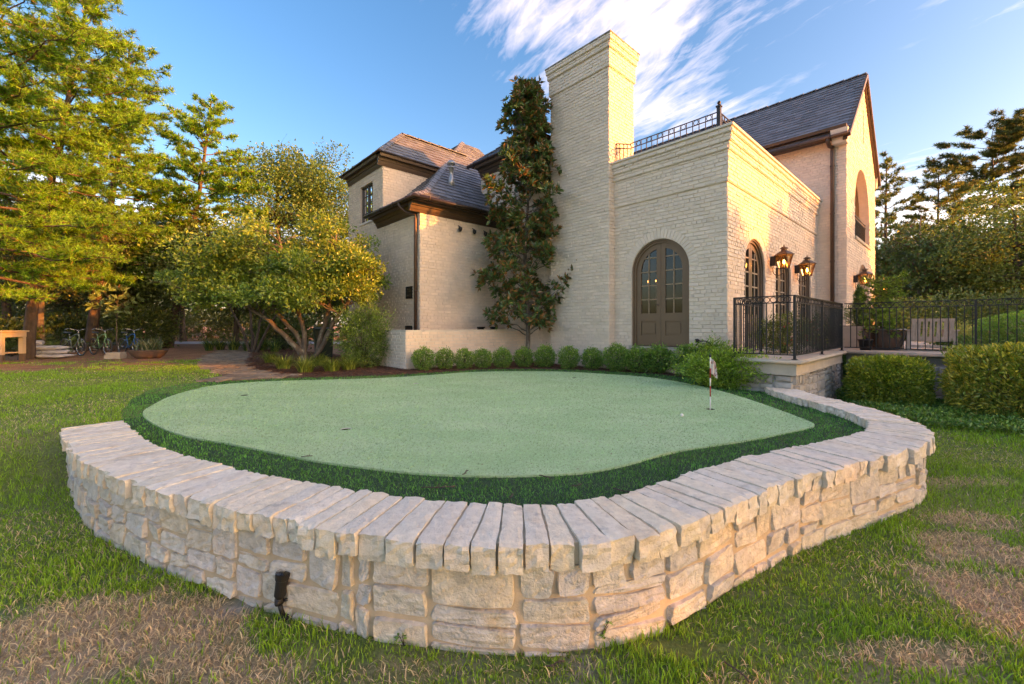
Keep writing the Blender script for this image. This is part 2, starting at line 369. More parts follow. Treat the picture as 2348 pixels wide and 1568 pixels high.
# ------------------------------------------------------------------ ground
def gz(x, y):
    x = np.asarray(x, float); y = np.asarray(y, float)
    q = (x+4.6)*(-0.74) + (y-4.3)*0.67
    z = 0.46*smooth01(q, -0.40, 0.62)
    return z + 0.012*(vnoise(x, y, 1.1, 3)-0.5)*np.clip(y/2, 0, 1)
GREEN = [(327,948),(360,975),(430,1000),(520,1015),(620,1035),(720,1055),(850,1072),(950,1083),(1050,1088),(1150,1090),(1250,1087),(1330,1083),(1400,1072),(1470,1055),(1540,1035),(1650,1018),(1750,1002),(1830,985),(1865,977),(1860,968),(1820,952),(1760,930),(1700,910),(1640,893),(1560,876),(1480,864),(1400,858),(1290,852),(1180,851),(1080,853),(980,860),(880,866),(760,870),(640,873),(560,877),(480,885),(400,905),(350,928)]
GREEN = [at(u, v, GREENZ) for u, v in GREEN]
gp = GREEN[-3:] + GREEN + GREEN[:3]
gsm = catmull(gp, 0.12); k0 = np.argmin(np.hypot(*(gsm[:len(gsm)//3]-np.array(GREEN[0])).T)); k1 = len(gsm)//2 + np.argmin(np.hypot(*(gsm[len(gsm)//2:]-np.array(GREEN[0])).T))
GREEN_S = gsm[k0:k1]
FB = [(280,964),(276,948),(300,915),(345,893),(412,881),(475,874.5),(560,869),(700,865),(880,860),(1000,853),(1100,846.5),(1200,845),(1300,846.5),(1400,850.5),(1500,857),(1600,867),(1700,884),(1742,891)]
FB = [at(u, v, 0.47) for u, v in FB]
inner = wall_pt(np.linspace(WLEN-0.15, 0.0, 120), -0.12)
FRINGE = [tuple(p) for p in FB] + [tuple(p) for p in inner]
LOWC = (-4.27, 6.25)
BED = [at(u, v, 0.48) for u, v in [(615,866.5),(700,864.5),(880,859.5),(1000,852.5),(1100,846),(1200,844.5),(1300,846),(1400,850),(1500,856.5),(1600,866.5),(1700,883.5),(1742,890)]] + [(4.45,7.3),(4.62,8.9),HL(0,2.0),HL(-.2,4.9),HL(-.1,6.3),HL(-4.2,6.4),HL(-4.1,7.7),HL(-3.3,7.8),HL(-3.3,10.5),at(640,800,.48),at(575,806,.48),at(562,826,.48),at(566,843,.48),at(640,858,.48)]
PATH = [at(u, v, 0.48) for u, v in [(462,875),(640,866),(700,862),(640,857),(575,842),(566,825),(580,806),(640,797),(700,794),(660,790),(560,795),(495,806),(466,822),(464,836),(480,848),(510,861)]]
def poly_sheet(name, loop, z, mat, holes=(), skirt=None, kind='structure'):
    bm = bmesh.new(); es = []
    for lp in [loop] + list(holes):
        vs = [bm.verts.new((p[0], p[1], z)) for p in lp]
        es += [bm.edges.new((vs[i], vs[(i+1) % len(vs)])) for i in range(len(vs))]
    bmesh.ops.triangle_fill(bm, edges=es, use_beauty=True)
    bmesh.ops.recalc_face_normals(bm, faces=bm.faces)
    for f in bm.faces:
        if f.normal.z < 0: f.normal_flip()
    if skirt:
        n = len(loop); a = [bm.verts.new((p[0], p[1], z)) for p in loop]; b = [bm.verts.new((p[0], p[1], z-skirt)) for p in loop]
        for i in range(n): bm.faces.new((a[i], a[(i+1) % n], b[(i+1) % n], b[i]))
    me = bpy.data.meshes.new(name); bm.to_mesh(me); bm.free()
    o = obj(name, me, mat); o['kind'] = kind; return o

# dry and bare patches of the lawn
DRY = [(-1.98,2.12,.62,.38,1.0),(-1.30,1.92,.45,.16,.8),(-2.5,2.15,.40,.34,.95),(2.95,2.42,.36,.50,1.0),(3.3,3.0,.30,.35,.8),(1.95,2.02,.45,.10,.85),(3.75,3.42,.45,.16,.65),(4.7,4.3,.6,.16,.55),(0.0,1.70,.9,.09,.6),(-.55,1.9,.30,.08,.5),(1.0,1.84,.22,.10,.5),(-5.6,4.3,.5,.2,.3),(2.6,2.15,.16,.2,.5),(3.35,2.85,.35,.22,.75)]
BARE = [(-1.52,2.42,.16,.10,1.0),(.95,2.05,.28,.07,.9),(-2.35,2.78,.2,.12,.5),(.35,1.985,.12,.05,.6),(-.2,1.98,.2,.04,.5),(1.5,2.45,.2,.08,.4)]
def patch(L, x, y, wob=0.35):
    r = np.zeros_like(np.asarray(x, float)); n = (vnoise(x, y, 3.2, 5)-0.5)*2*wob + (vnoise(x, y, 9.0, 8)-0.5)*wob
    for cx, cy, rx, ry, a in L:
        d = np.hypot((x-cx)/rx, (y-cy)/ry) + n; r = np.maximum(r, a*(1-smooth01(d, 0.62, 1.12)))
    return r
STRAWY = [(-14.5,11.2,4.0,1.3,1.0),(-11.5,12.3,2.2,.7,.85),(-14,14.5,5,2.0,1.0)]
def woods(x, y):                                       # brown leaf litter under the trees
    e = 14.2 + 0.5*(vnoise(x, y, 0.8, 2)-0.5)*2 + np.clip((np.asarray(x)+9)*0.35, -1.0, 3.0)
    return smooth01(np.asarray(y) - e, -0.25, 0.35) * (np.asarray(x) < 2)
xs = np.unique(np.round(np.concatenate([np.linspace(-400,-60,18), np.linspace(-60,-16,45), np.arange(-16,9.01,0.19), np.linspace(9,40,40), np.linspace(40,400,18)]), 3))
ys = np.unique(np.round(np.concatenate([np.linspace(-60,-4,15), np.linspace(-4,1.2,8), np.arange(1.2,15.01,0.19), np.linspace(15,60,50), np.linspace(60,600,18)]), 3))
X, Y = np.meshgrid(xs, ys); nx_, ny_ = len(xs), len(ys); Xf, Yf = X.ravel(), Y.ravel()
Zf = gz(Xf, Yf)
dry = patch(DRY, Xf, Yf); bare = patch(BARE, Xf, Yf); litter = np.maximum(woods(Xf, Yf), patch(STRAWY, Xf, Yf, 0.5))
dry = np.clip(dry + 0.18*smooth01(vnoise(Xf, Yf, 0.9, 6), 0.55, 0.9), 0, 1)
gcol = np.array([.11,.17,.04])*(0.8+0.4*vnoise(Xf, Yf, 6, 1))[:, None]
gcol = gcol*(1-dry[:, None]) + np.array([.44,.32,.21])*dry[:, None]
gcol = gcol*(1-bare[:, None]) + np.array([.36,.31,.28])*bare[:, None]
gcol = gcol*(1-litter[:, None]) + (np.array([.34,.165,.085])*(0.7+0.6*vnoise(Xf, Yf, 5, 9))[:, None])*litter[:, None]
ii = (np.arange(ny_-1)[:, None]*nx_ + np.arange(nx_-1)[None, :]).ravel()
quads = np.stack([ii, ii+1, ii+1+nx_, ii+nx_], 1)
M['ground'] = surf('lawn_soil', None, 0.95, (40, 0.3), [(60, 0.8, 0.02), (250, 0.6, 0.006)], attr=True)
ground = obj('ground', np_mesh('ground', np.stack([Xf, Yf, Zf], 1), quads, col=gcol, smooth=True), M['ground']); ground['kind'] = 'structure'

# ------------------------------------------------------------------ putting green, fringe, beds, path
M['green'] = surf('putting_turf', (0.41, 0.62, 0.34), 0.8, (60, 0.16), [(200, 1.0, 0.010), (60, 0.5, 0.006)], second=((0.52, 0.70, 0.43), 1.7, 0.40, 0.68), stain=((0.27, 0.45, 0.20), 48, 0.56, 0.80), stretch=(0.55, 1.25, 1), spec=0.2)
M['fringebase'] = surf('fringe_backing', (0.022, 0.060, 0.024), 0.9, (60, 0.4), [(120, 0.8, 0.01)])
M['mulch'] = surf('pine_straw', (0.135, 0.068, 0.042), 0.95, (45, 0.5), [(70, 1.0, 0.02), (22, 0.8, 0.03)], second=((0.055, 0.032, 0.024), 14, 0.45, 0.65))
CUPS = [at(1628,938,GREENZ), at(793,983,GREENZ), at(953,879,GREENZ), at(560,906,GREENZ), at(1316,866,GREENZ)]
circ = lambda c, r, n=18: [(c[0]+r*math.cos(2*math.pi*k/n), c[1]+r*math.sin(2*math.pi*k/n)) for k in range(n)]
poly_sheet('putting_green', [tuple(p) for p in GREEN_S], GREENZ, M['green'], holes=[circ(c, 0.056) for c in CUPS], skirt=0.03)
fr = poly_sheet('turf_fringe', FRINGE, 0.462, M['fringebase'], holes=[[tuple(p) for p in GREEN_S[::3]]] , skirt=0.28)
poly_sheet('mulch_bed', BED, 0.474, M['mulch'], skirt=0.1)
M['sandpath'] = surf('path_bed', (0.15, 0.105, 0.072), 0.9, (12, 0.3), [(40, 0.6, 0.01)])
pathb = poly_sheet('path', PATH, 0.478, M['sandpath'], skirt=0.05)
cup_labels = ['cup in the green holding the striped flag pole', 'white lined cup nearest the front stone wall, on the open green', 'small white rimmed cup at the back of the green facing the low brick wall', 'cup at the far left end of the green beside the lawn', 'dark cup close to the back edge of the green in front of the chimney']
for i, c in enumerate(CUPS):
    t = thing('golf_cup', cup_labels[i], 'golf hole', (c[0], c[1], GREENZ-0.10), group='cups in the putting green')
    mb = MB(); n = 18
    vs = [(0.056*math.cos(2*math.pi*k/n), 0.056*math.sin(2*math.pi*k/n), z) for z in (0.0, 0.075) for k in range(n)]
    mb.add(vs, [(k, n+k, n+(k+1) % n, (k+1) % n) for k in range(n)] + [tuple(range(n))]); mb.build('liner', M['white'] if i in (1, 2, 3) else M['hole'], t)
    mb = MB(); mb.ring((0, 0, 0.094), (1, 0, 0), (0, 1, 0), 0.057, 0.004, 18, 4); mb.build('rim', M['white'] if i in (1, 2) else M['hole'], t)

# paving stones of the winding path
def guillotine(x0, y0, x1, y1, lo, hi, out, r):
    w, h = x1-x0, y1-y0
    if (w <= hi[0] and h <= hi[1]) and (w*h <= lo or r.random() < 0.45): out.append((x0, y0, x1, y1)); return
    if (w/hi[0] > h/hi[1]) != (r.random() < 0.12): f = r.uniform(0.36, 0.64); guillotine(x0, y0, x0+w*f, y1, lo, hi, out, r); guillotine(x0+w*f, y0, x1, y1, lo, hi, out, r)
    else: f = r.uniform(0.36, 0.64); guillotine(x0, y0, x1, y0+h*f, lo, hi, out, r); guillotine(x0, y0+h*f, x1, y1, lo, hi, out, r)
M['paver'] = surf('flagstone', (0.27, 0.205, 0.15), 0.85, (10, 0.2), [(25, 0.5, 0.012)], rand=0.25, stain=((0.10, 0.10, 0.05), 6, 0.55, 0.75))
rr = random.Random(5); cells = []
pp = np.array(PATH); guillotine(pp[:, 0].min(), pp[:, 1].min(), pp[:, 0].max(), pp[:, 1].max(), 0.10, (0.55, 0.42), cells, rr)
for (x0, y0, x1, y1) in cells:
    if not inpoly(np.array([[(x0+x1)/2, (y0+y1)/2]]), PATH)[0]: continue
    g = 0.018; mb = MB(); j = lambda: rr.uniform(-.02, .02)
    b = [(x0+g+j(), y0+g+j()), (x1-g+j(), y0+g+j()), (x1-g+j(), y1-g+j()), (x0+g+j(), y1-g+j())]; z = 0.500 + rr.uniform(-.006, .008)
    cx, cy = (x0+x1)/2, (y0+y1)/2; tp = [(cx+(x-cx)*.94, cy+(y-cy)*.94) for x, y in b]
    mb.hexa([(x, y, 0.47) for x, y in b] + [(x, y, z) for x, y in tp]); mb.build('paver', M['paver'], pathb)
dr = MB(); dx0, dy0 = at(330, 788, .46); dr.add([(-28,26.0,.475),(4,26.0,.475),(4,30,.475),(-28,30,.475)], [(0,1,2,3)])
o = dr.build('driveway', surf('pale_concrete', (0.45, 0.44, 0.46), 0.8, (2, 0.1))); o['kind'] = 'structure'

# ------------------------------------------------------------------ retaining wall: core, stones, cap
rw = thing('retaining_wall', 'low curved limestone retaining wall with a cap of long slabs around the putting green', 'stone wall', (0, 0, 0))
ss = np.linspace(-0.02, WLEN, 190); A = wall_pt(ss, 0.177); B_ = wall_pt(ss, -0.15)
V = np.concatenate([np.c_[A, np.full(len(ss), -0.25)], np.c_[A, np.full(len(ss), 0.45)], np.c_[B_, np.full(len(ss), 0.45)], np.c_[B_, np.full(len(ss), -0.25)]])
n = len(ss); q = []
for r_ in range(3):
    for i in range(n-1): q.append((r_*n+i, r_*n+i+1, (r_+1)*n+i+1, (r_+1)*n+i))
q += [(0, n, 2*n, 3*n), (n-1, 4*n-1, 3*n-1, 2*n-1)]
obj('mortar_core', np_mesh('mortar_core', V, q), M['stonemortar'], rw)
rs = random.Random(21); rects = []
s0 = -0.05
while s0 < WLEN:
    w = rs.uniform(0.7, 1.25); guillotine(s0, -0.07, min(s0+w, WLEN+.05), 0.430, 0.046, (0.42, 0.235), rects, rs); s0 += w
for (a0, z0, a1, z1) in rects:
    if a1-a0 < 0.05 or z1-z0 < 0.05: continue
    g = 0.0085; a0 += g+rs.uniform(0, .004); a1 -= g+rs.uniform(0, .004); z0 += g+rs.uniform(0, .004); z1 -= g+rs.uniform(0, .004)
    nn = 6; lin = np.array([0, .025, .2, .4, .6, .8, .975, 1]); nn = 8; U_, V_ = np.meshgrid(lin, lin); u = U_.ravel(); v = V_.ravel()
    ce = rng.uniform(-.014, .014, (4, 2)); wgt = np.stack([(1-u)*(1-v), u*(1-v), u*v, (1-u)*v], 1); off = wgt@ce
    edge = np.minimum(np.minimum(u, 1-u), np.minimum(v, 1-v))
    cu, cv = u-.5, v-.5; rnd = np.maximum(0, np.abs(cu)+np.abs(cv)-0.84)*0.35
    uu = u - np.sign(cu)*rnd*.5; vv = v - np.sign(cv)*rnd*.5
    s_ = a0 + uu*(a1-a0) + off[:, 0] + rng.normal(0, .0022, len(u)); z_ = z0 + vv*(z1-z0) + off[:, 1] + rng.normal(0, .0022, len(u))
    bulge = rs.uniform(.016, .026); tx, tz = rs.uniform(-.012, .012), rs.uniform(-.010, .010)
    d = 0.172 + np.where(edge < 1e-6, 0.0, bulge + tx*cu*2 + tz*cv*2 + rng.normal(0, .0026, len(u)) + .0025*np.sin(u*rs.uniform(3, 9)+rs.uniform(0, 6))*np.sin(v*rs.uniform(3, 9)))
    xy = wall_pt(s_, d); idx = (np.arange(nn-1)[:, None]*nn + np.arange(nn-1)).ravel()
    c0 = np.array([xy[:, 0].mean(), xy[:, 1].mean(), z_.mean()])
    o = obj('stone', np_mesh('stone', np.c_[xy, z_]-c0, np.stack([idx, idx+1, idx+1+nn, idx+nn], 1), smooth=False), M['limestone'], rw); o.location = c0

def grid_box(nx, ny, nz):
    key = {}; vs = []; fs = []
    def vid(i, j, k):
        if (i, j, k) not in key: key[(i, j, k)] = len(vs); vs.append((i/nx, j/ny, k/nz))
        return key[(i, j, k)]
    for i in range(nx):
        for j in range(ny):
            fs.append((vid(i,j,0), vid(i,j+1,0), vid(i+1,j+1,0), vid(i+1,j,0))); fs.append((vid(i,j,nz), vid(i+1,j,nz), vid(i+1,j+1,nz), vid(i,j+1,nz)))
    for i in range(nx):
        for k in range(nz):
            fs.append((vid(i,0,k), vid(i+1,0,k), vid(i+1,0,k+1), vid(i,0,k+1))); fs.append((vid(i,ny,k), vid(i,ny,k+1), vid(i+1,ny,k+1), vid(i+1,ny,k)))
    for j in range(ny):
        for k in range(nz):
            fs.append((vid(0,j,k), vid(0,j,k+1), vid(0,j+1,k+1), vid(0,j+1,k))); fs.append((vid(nx,j,k), vid(nx,j+1,k), vid(nx,j+1,k+1), vid(nx,j,k+1)))
    return np.array(vs), np.array(fs)
gv, gf = grid_box(4, 12, 5)
s0 = -0.06
while s0 < WLEN - 0.02:
    w = rs.uniform(0.095, 0.150); g = rs.uniform(.004, .0085); th = rs.uniform(.115, .145)
    din = -rs.uniform(.205, .235); dout = rs.uniform(.222, .262); ztop = CAPZ + rs.uniform(-.003, .005)
    p = gv.copy(); i, j, k = p[:, 0], p[:, 1], p[:, 2]
    s_ = s0 + g + i*(w-2*g); d = din + j*(dout-din); z_ = ztop - th*(1-k)
    jit = lambda a: rng.normal(0, a, len(p))
    front = (j > .99); back = (j < .01); top = (k > .99); side = (i < .01) | (i > .99); ph = rs.uniform(0, 9)
    coarse = .0035*np.sin(i*5+k*4+ph)+.003*np.sin(k*7-i*3+ph*2)
    d = d + np.where(front, jit(.003) + coarse - .012*(1-k)*rs.uniform(-.6, 1.3), 0) + np.where(back, jit(.005) + coarse, 0)
    z_ = z_ + jit(.0011) - np.where(front & top, .003+np.abs(jit(.005)), 0) - np.where(top & side, .0012+np.abs(jit(.0012)), 0) + np.where(k < .01, jit(.004) + coarse*.8, 0)
    s_ = s_ + np.where(side, jit(.0015) + .0022*np.sin(j*6+ph), 0) + rs.uniform(-.010, .010)*(j-.5)
    z_ += rs.uniform(-.003, .003)*(i-.5)*2 + rs.uniform(-.003, .003)*(j-.5)*2
    xy = wall_pt(s_, d); c0 = np.array([xy[:, 0].mean(), xy[:, 1].mean(), ztop-th/2])
    o = obj('cap_stone', np_mesh('cap_stone', np.c_[xy, z_]-c0, gf), M['capstone'], rw); o.location = c0
    s0 += w
sj = np.linspace(-0.03, WLEN, 190); A = wall_pt(sj, 0.200); B_ = wall_pt(sj, -0.20); n = len(sj)
V = np.concatenate([np.c_[A, np.full(n, .442)], np.c_[A, np.full(n, CAPZ-.0125)], np.c_[B_, np.full(n, CAPZ-.0125)], np.c_[B_, np.full(n, .43)]]); q = []
for r_ in range(4):
    r2 = (r_+1) % 4
    for i in range(n-1): q.append((r_*n+i, r_*n+i+1, r2*n+i+1, r2*n+i))
obj('cap_joint', np_mesh('cap_joint', V, q), M['stonemortar'], rw)

# ------------------------------------------------------------------ grass
def blades(P, h, w, lean, col, tipcol=None, bend=0.35):
    n = len(P); a = rng.uniform(0, 2*np.pi, n); sx, sy = np.cos(a), np.sin(a); b = rng.uniform(0, 2*np.pi, n)
    lx, ly = np.cos(b)*lean*h, np.sin(b)*lean*h; z1 = h*.55; z2 = np.sqrt(np.maximum(h*h - (lean*h)**2*.8, (h*.12)**2))
    S = np.stack([sx*w/2, sy*w/2, np.zeros(n)], 1); mid = P + np.stack([lx*bend, ly*bend, z1*np.clip(z2/h+.15, 0, 1)], 1); tip = P + np.stack([lx, ly, z2], 1)
    V = np.stack([P-S, P+S, mid+S*.75, mid-S*.75, tip], 1); k = np.arange(n)*5
    q = np.stack([k, k+1, k+2, k+3], 1); t = np.stack([k+3, k+2, k+4], 1)
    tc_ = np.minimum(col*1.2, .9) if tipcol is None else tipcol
    C = np.stack([col*.75, col*.75, col, col, tc_], 1)  # blade feet darkened in the colour, painting shade and depth between blades
    return V.reshape(-1, 3), q, t, C.reshape(-1, 3)
OUTER = [tuple(p) for p in wall_pt(np.linspace(0, WLEN, 100), 0.19)]
PLATEAU = OUTER + [HL(-1.6, -1.6), HL(2.4, -1.7), HL(2.4, -14), HL(30, -14), HL(30, 30), HL(-3.3, 12), at(640,800,.48), at(575,806,.48), at(562,826,.48), at(566,843,.48), at(640,858,.48), at(620,866.5,.48)] + [tuple(p) for p in FB[6::-1]]
tiers = [(0.9,2.6,8200,.0058),(2.6,3.6,6200,.0064),(3.6,5.2,4600,.0075),(5.2,8.5,2300,.0110),(8.5,15.5,1000,.017)]
VV = []; QQ = []; TT = []; CC = []; nb = 0
for y0, y1, den, wd_ in tiers:
    xm = y1*1.5+1.3; n = int(2*xm*(y1-y0)*den); x = rng.uniform(-xm, xm, n); y = rng.uniform(y0, y1, n)
    keep = (np.abs(x) < 1.40*y + 1.1) & (~inpoly(np.c_[x, y], PLATEAU)) & (~inpoly(np.c_[x, y], PATH))
    x, y = x[keep], y[keep]
    dr_ = patch(DRY, x, y); ba = patch(BARE, x, y); li = np.maximum(woods(x, y), patch(STRAWY, x, y, .5))
    thin = vnoise(x, y, 2.6, 12); thin2 = vnoise(x, y, 11, 4)
    keep = (rng.random(len(x)) > ba*.93) & (rng.random(len(x)) > li*.97) & (rng.random(len(x)) > 0.30*smooth01(thin, .55, .8)) & (rng.random(len(x)) > .35*(thin2 > .62))
    x, y, dr_ = x[keep], y[keep], dr_[keep]; n = len(x)
    dr_ = np.clip(dr_ + .16*smooth01(vnoise(x, y, 1.3, 6), .5, .85), 0, 1)
    isdry = rng.random(n) < np.clip(dr_*1.02 + .06, 0, .94)
    lush = smooth01(vnoise(x, y, 1.7, 22), .35, .75)
    h = np.where(isdry, rng.uniform(.024, .062, n), rng.uniform(.020, .055, n)*(.75+.75*lush)) * (1 if y0 < 5 else .9)
    lean = np.where(isdry, rng.uniform(.55, 1.08, n), np.abs(rng.normal(.38, .24, n)))
    gcol_ = np.array([.210,.415,.048])*(1-.0*lush)[:, None] + (lush*.5)[:, None]*np.array([-.028,.018,-.006]); warm = vnoise(x, y, .7, 30)[:, None]
    gcol_ = gcol_ + warm*np.array([.085,.045,.006])
    dcol = np.array([.80,.64,.39])*rng.uniform(.35, 1.2, n)[:, None]; dcol[:, 1] *= rng.uniform(.92, 1.04, n)
    col = np.where(isdry[:, None], dcol, gcol_*rng.uniform(.5, 1.4, n)[:, None])
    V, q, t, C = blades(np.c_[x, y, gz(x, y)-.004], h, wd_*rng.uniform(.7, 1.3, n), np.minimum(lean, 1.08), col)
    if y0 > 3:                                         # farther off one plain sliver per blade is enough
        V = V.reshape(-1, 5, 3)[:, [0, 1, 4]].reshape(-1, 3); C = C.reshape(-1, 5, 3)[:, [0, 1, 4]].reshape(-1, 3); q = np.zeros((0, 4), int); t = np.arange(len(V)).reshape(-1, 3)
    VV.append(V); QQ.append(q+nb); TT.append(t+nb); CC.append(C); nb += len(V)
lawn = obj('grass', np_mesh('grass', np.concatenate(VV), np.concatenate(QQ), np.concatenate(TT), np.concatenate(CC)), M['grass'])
tag(lawn, 'patchy green and straw coloured lawn grass around the stone wall', 'grass', kind='stuff')

# dense dark fringe turf
fpoly = [tuple(p) for p in FB] + [tuple(p) for p in wall_pt(np.linspace(WLEN-.1, .0, 120), -0.205)]
n = 400000; fx = np.array(fpoly); x = rng.uniform(fx[:, 0].min(), fx[:, 0].max(), n); y = rng.uniform(fx[:, 1].min(), fx[:, 1].max(), n)
k = inpoly(np.c_[x, y], fpoly) & ~inpoly(np.c_[x, y], [tuple(p) for p in GREEN_S]) & (rng.random(n) < np.clip((3.6/np.maximum(y, 2.2))**1.6, .12, 1)); x, y = x[k], y[k]; n = len(x)
far = np.clip(y/3.0, 1, 3.2); col = np.array([.095,.325,.058])*(rng.uniform(.35, 1.6, n)*(.75+.5*vnoise(x, y, 9, 2)))[:, None]; col[rng.random(n) < .07] = (.12, .21, .11)
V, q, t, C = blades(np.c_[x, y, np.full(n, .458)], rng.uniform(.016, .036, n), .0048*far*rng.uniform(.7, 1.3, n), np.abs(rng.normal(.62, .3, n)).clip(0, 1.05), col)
tag(obj('fringe_grass', np_mesh('fringe_grass', V, q, t, C), M['turf']), 'dark green curly artificial turf fringe between green and wall cap', 'turf', kind='stuff')
# ragged soil-level grass tufts where real lawn meets the fringe, fallen needles and twigs
def litter_bits(name, label, polys, n, L, z, colr, seed):
    r = np.random.default_rng(seed); P = []
    for poly, share in polys:
        a = np.array(poly); m = int(n*share*3); p = np.c_[r.uniform(a[:, 0].min(), a[:, 0].max(), m), r.uniform(a[:, 1].min(), a[:, 1].max(), m)]
        P.append(p[inpoly(p, poly)][:int(n*share)])
    P = np.concatenate(P); n = len(P); a = r.uniform(0, 2*np.pi, n); ll = r.uniform(.5, 1, n)*L/2
    D = np.stack([np.cos(a)*ll, np.sin(a)*ll, r.normal(0, .10, n)*ll], 1); S = np.stack([-np.sin(a), np.cos(a), np.zeros(n)], 1)*.0042; U_ = np.array([0, 0, .004])
    c = np.c_[P, z + r.uniform(.002, .03, n)]; V = np.stack([c-D-S, c+D-S*.4, c+D+S*.4+U_, c-D+S+U_], 1).reshape(-1, 3); k = np.arange(n)*4
    C = np.repeat(np.array(colr)*r.uniform(.45, 1.5, n)[:, None], 4, 0)
    return tag(obj(name, np_mesh(name, V, np.stack([k, k+1, k+2, k+3], 1), col=C), M['needle']), label, 'pine straw', kind='stuff')
litter_bits('pine_straw', 'reddish pine straw mulch strewn under the shrubs by the house', [(BED, 1.0)], 26000, .13, .474, (.20, .095, .055), 3)

# short pile of the putting surface
n = 270000; ga_ = np.array(GREEN_S); x = rng.uniform(ga_[:, 0].min(), ga_[:, 0].max(), n); y = rng.uniform(ga_[:, 1].min(), ga_[:, 1].max(), n)
k = inpoly(np.c_[x, y], [tuple(p) for p in GREEN_S]) & (rng.random(n) < np.clip((3.6/y)**1.5, .25, 1))
for c in CUPS: k &= np.hypot(x-c[0], y-c[1]) > .06
x, y = x[k], y[k]; n = len(x); a = rng.uniform(0, 6.283, n); hh = rng.uniform(.004, .011, n); ww = .004*np.clip(y/3.4, 1, 3); b = rng.normal(.4, 1.2, n)
P0 = np.c_[x-np.cos(a)*ww, y-np.sin(a)*ww, np.full(n, GREENZ)]; P1 = np.c_[x+np.cos(a)*ww, y+np.sin(a)*ww, np.full(n, GREENZ)]; P2 = np.c_[x+np.cos(b)*hh, y+np.sin(b)*hh, GREENZ+hh]
C = np.array([.37,.58,.30])*(rng.uniform(.6, 1.35, n)*(.88+.24*vnoise(x, y, 2.2, 40)))[:, None]; C[rng.random(n) < .03] = (.20, .30, .14)
tag(obj('green_pile', np_mesh('green_pile', np.stack([P0, P1, P2], 1).reshape(-1, 3), tris=np.arange(3*n).reshape(-1, 3), col=np.repeat(C, 3, 0)), M['turf']), 'short pale green pile of the artificial putting surface', 'turf', kind='stuff')
# ------------------------------------------------------------------ house
house = thing('house', 'cream painted brick house with slate roofs, tall chimney and arched glazed doors', 'house', (HC[0], HC[1], 0), HA)
def hw(p): x, y = HL(p[0], p[1]); return np.array([x, y, p[2]])
BR = []                     # every brick: (wall object name, 8 local corners)
def face_pt(O, U, N, u, z, d): return (O[0]+U[0]*u+N[0]*d, O[1]+U[1]*u+N[1]*d, z)
def solid_intervals(L, z, ops, clip):
    iv = [(0.0, L)] if clip is None else clip(z)
    for op in ops:
        hit = op(z)
        if hit is None: continue
        new = []
        for a, b in iv:
            if hit[1] <= a or hit[0] >= b: new.append((a, b)); continue
            if hit[0] > a: new.append((a, hit[0]))
            if hit[1] < b: new.append((hit[1], b))
        iv = new
    return iv
BH, BL = 0.088, 0.245
def lay_bricks(wname, O, U, N, L, z0, z1, ops=(), clip=None, d0=0.0, seed=1, ext=0.012):
    r = random.Random(seed); z = z0; row = 0
    while z < z1 - 0.03:
        hh = min(BH, z1-z); zm = z + hh/2
        header = (row % 6 == 5); bl = BL*.5 if header else BL
        off = (row % 2)*bl/2 + r.uniform(-.02, .02)
        for a, b in solid_intervals(L, zm, ops, clip):
            if a < 1e-6: a -= ext
            if abs(b-L) < 1e-6: b += ext
            u = a - ((a + off) % bl)
            while u < b - .02:
                w = bl*r.uniform(.93, 1.07); u0, u1 = max(u, a), min(u+w, b)
                if b - u1 < .06: u1 = b
                u = u1 if u1 == b else u+w
                if u1-u0 < .035: continue
                g = .0075; pr = d0 + .014 + r.uniform(-.0045, .0055); tl = r.uniform(-.0035, .0035); tz = r.uniform(-.003, .003); dz = r.uniform(-.003, .003)
                e = .007; gu0 = 0 if u0 == a else g; gu1 = 0 if u1 == b else g
                bk = [(u0+gu0, z+g+dz), (u1-gu1, z+g+dz), (u1-gu1, z+hh-g*.7+dz), (u0+gu0, z+hh-g*.7+dz)]
                j = lambda: r.uniform(-.003, .003)
                fr_ = [(u0+gu0+e+j(), z+g+e*.8+dz+j()), (u1-gu1-e+j(), z+g+e*.8+dz+j()), (u1-gu1-e+j(), z+hh-g*.7-e*.6+dz+j()), (u0+gu0+e+j(), z+hh-g*.7-e*.6+dz+j())]
                c = [face_pt(O, U, N, x, y, d0-.004) for x, y in bk] + [face_pt(O, U, N, x, y, pr + tl*(1 if i in (1, 2) else -1) + tz*(1 if i > 1 else -1)) for i, (x, y) in enumerate(fr_)]
                BR.append((wname, c, r.uniform(.93, 1.05)))
        z += hh; row += 1
def arch_op(c, hw_, sill, spring, extra=0.0):
    def f(z):
        if z < sill - (0.02 if extra == 0 else 0.02): return None
        if z <= spring: return (c-hw_, c+hw_)
        q = (hw_+extra)**2 - (z-spring)**2
        return None if q <= 0 else (c-math.sqrt(q), c+math.sqrt(q))
    return f
def arch_loop(c, hw_, sill, spring, n=20):
    return [(c-hw_, sill), (c+hw_, sill)] + [(c+hw_*math.cos(math.pi*k/n), spring+hw_*math.sin(math.pi*k/n)) for k in range(n+1)]
def voussoirs(wname, O, U, N, c, hw_, spring, d0=0.0, ring=.22, seed=3):
    r = random.Random(seed); n = int(math.pi*(hw_+.1)/.085)
    for k in range(n):
        a0 = math.pi*k/n + .006; a1 = math.pi*(k+1)/n - .006; r0, r1 = hw_+.004, hw_+ring+r.uniform(-.012, .012)
        q = [(r0, a0), (r1, a0), (r1, a1), (r0, a1)]; q2 = [(r0+.006, a0+.006), (r1-.007, a0+.006), (r1-.007, a1-.006), (r0+.006, a1-.006)]; pr = d0+.010+r.uniform(-.003, .005)
        f = lambda rr_, aa, d: face_pt(O, U, N, c+rr_*math.cos(aa), spring+rr_*math.sin(aa), d)
        c8 = [f(x, y, d0-.004) for x, y in q] + [f(x, y, pr) for x, y in q2]
        BR.append((wname, c8, r.uniform(.94, 1.04)))
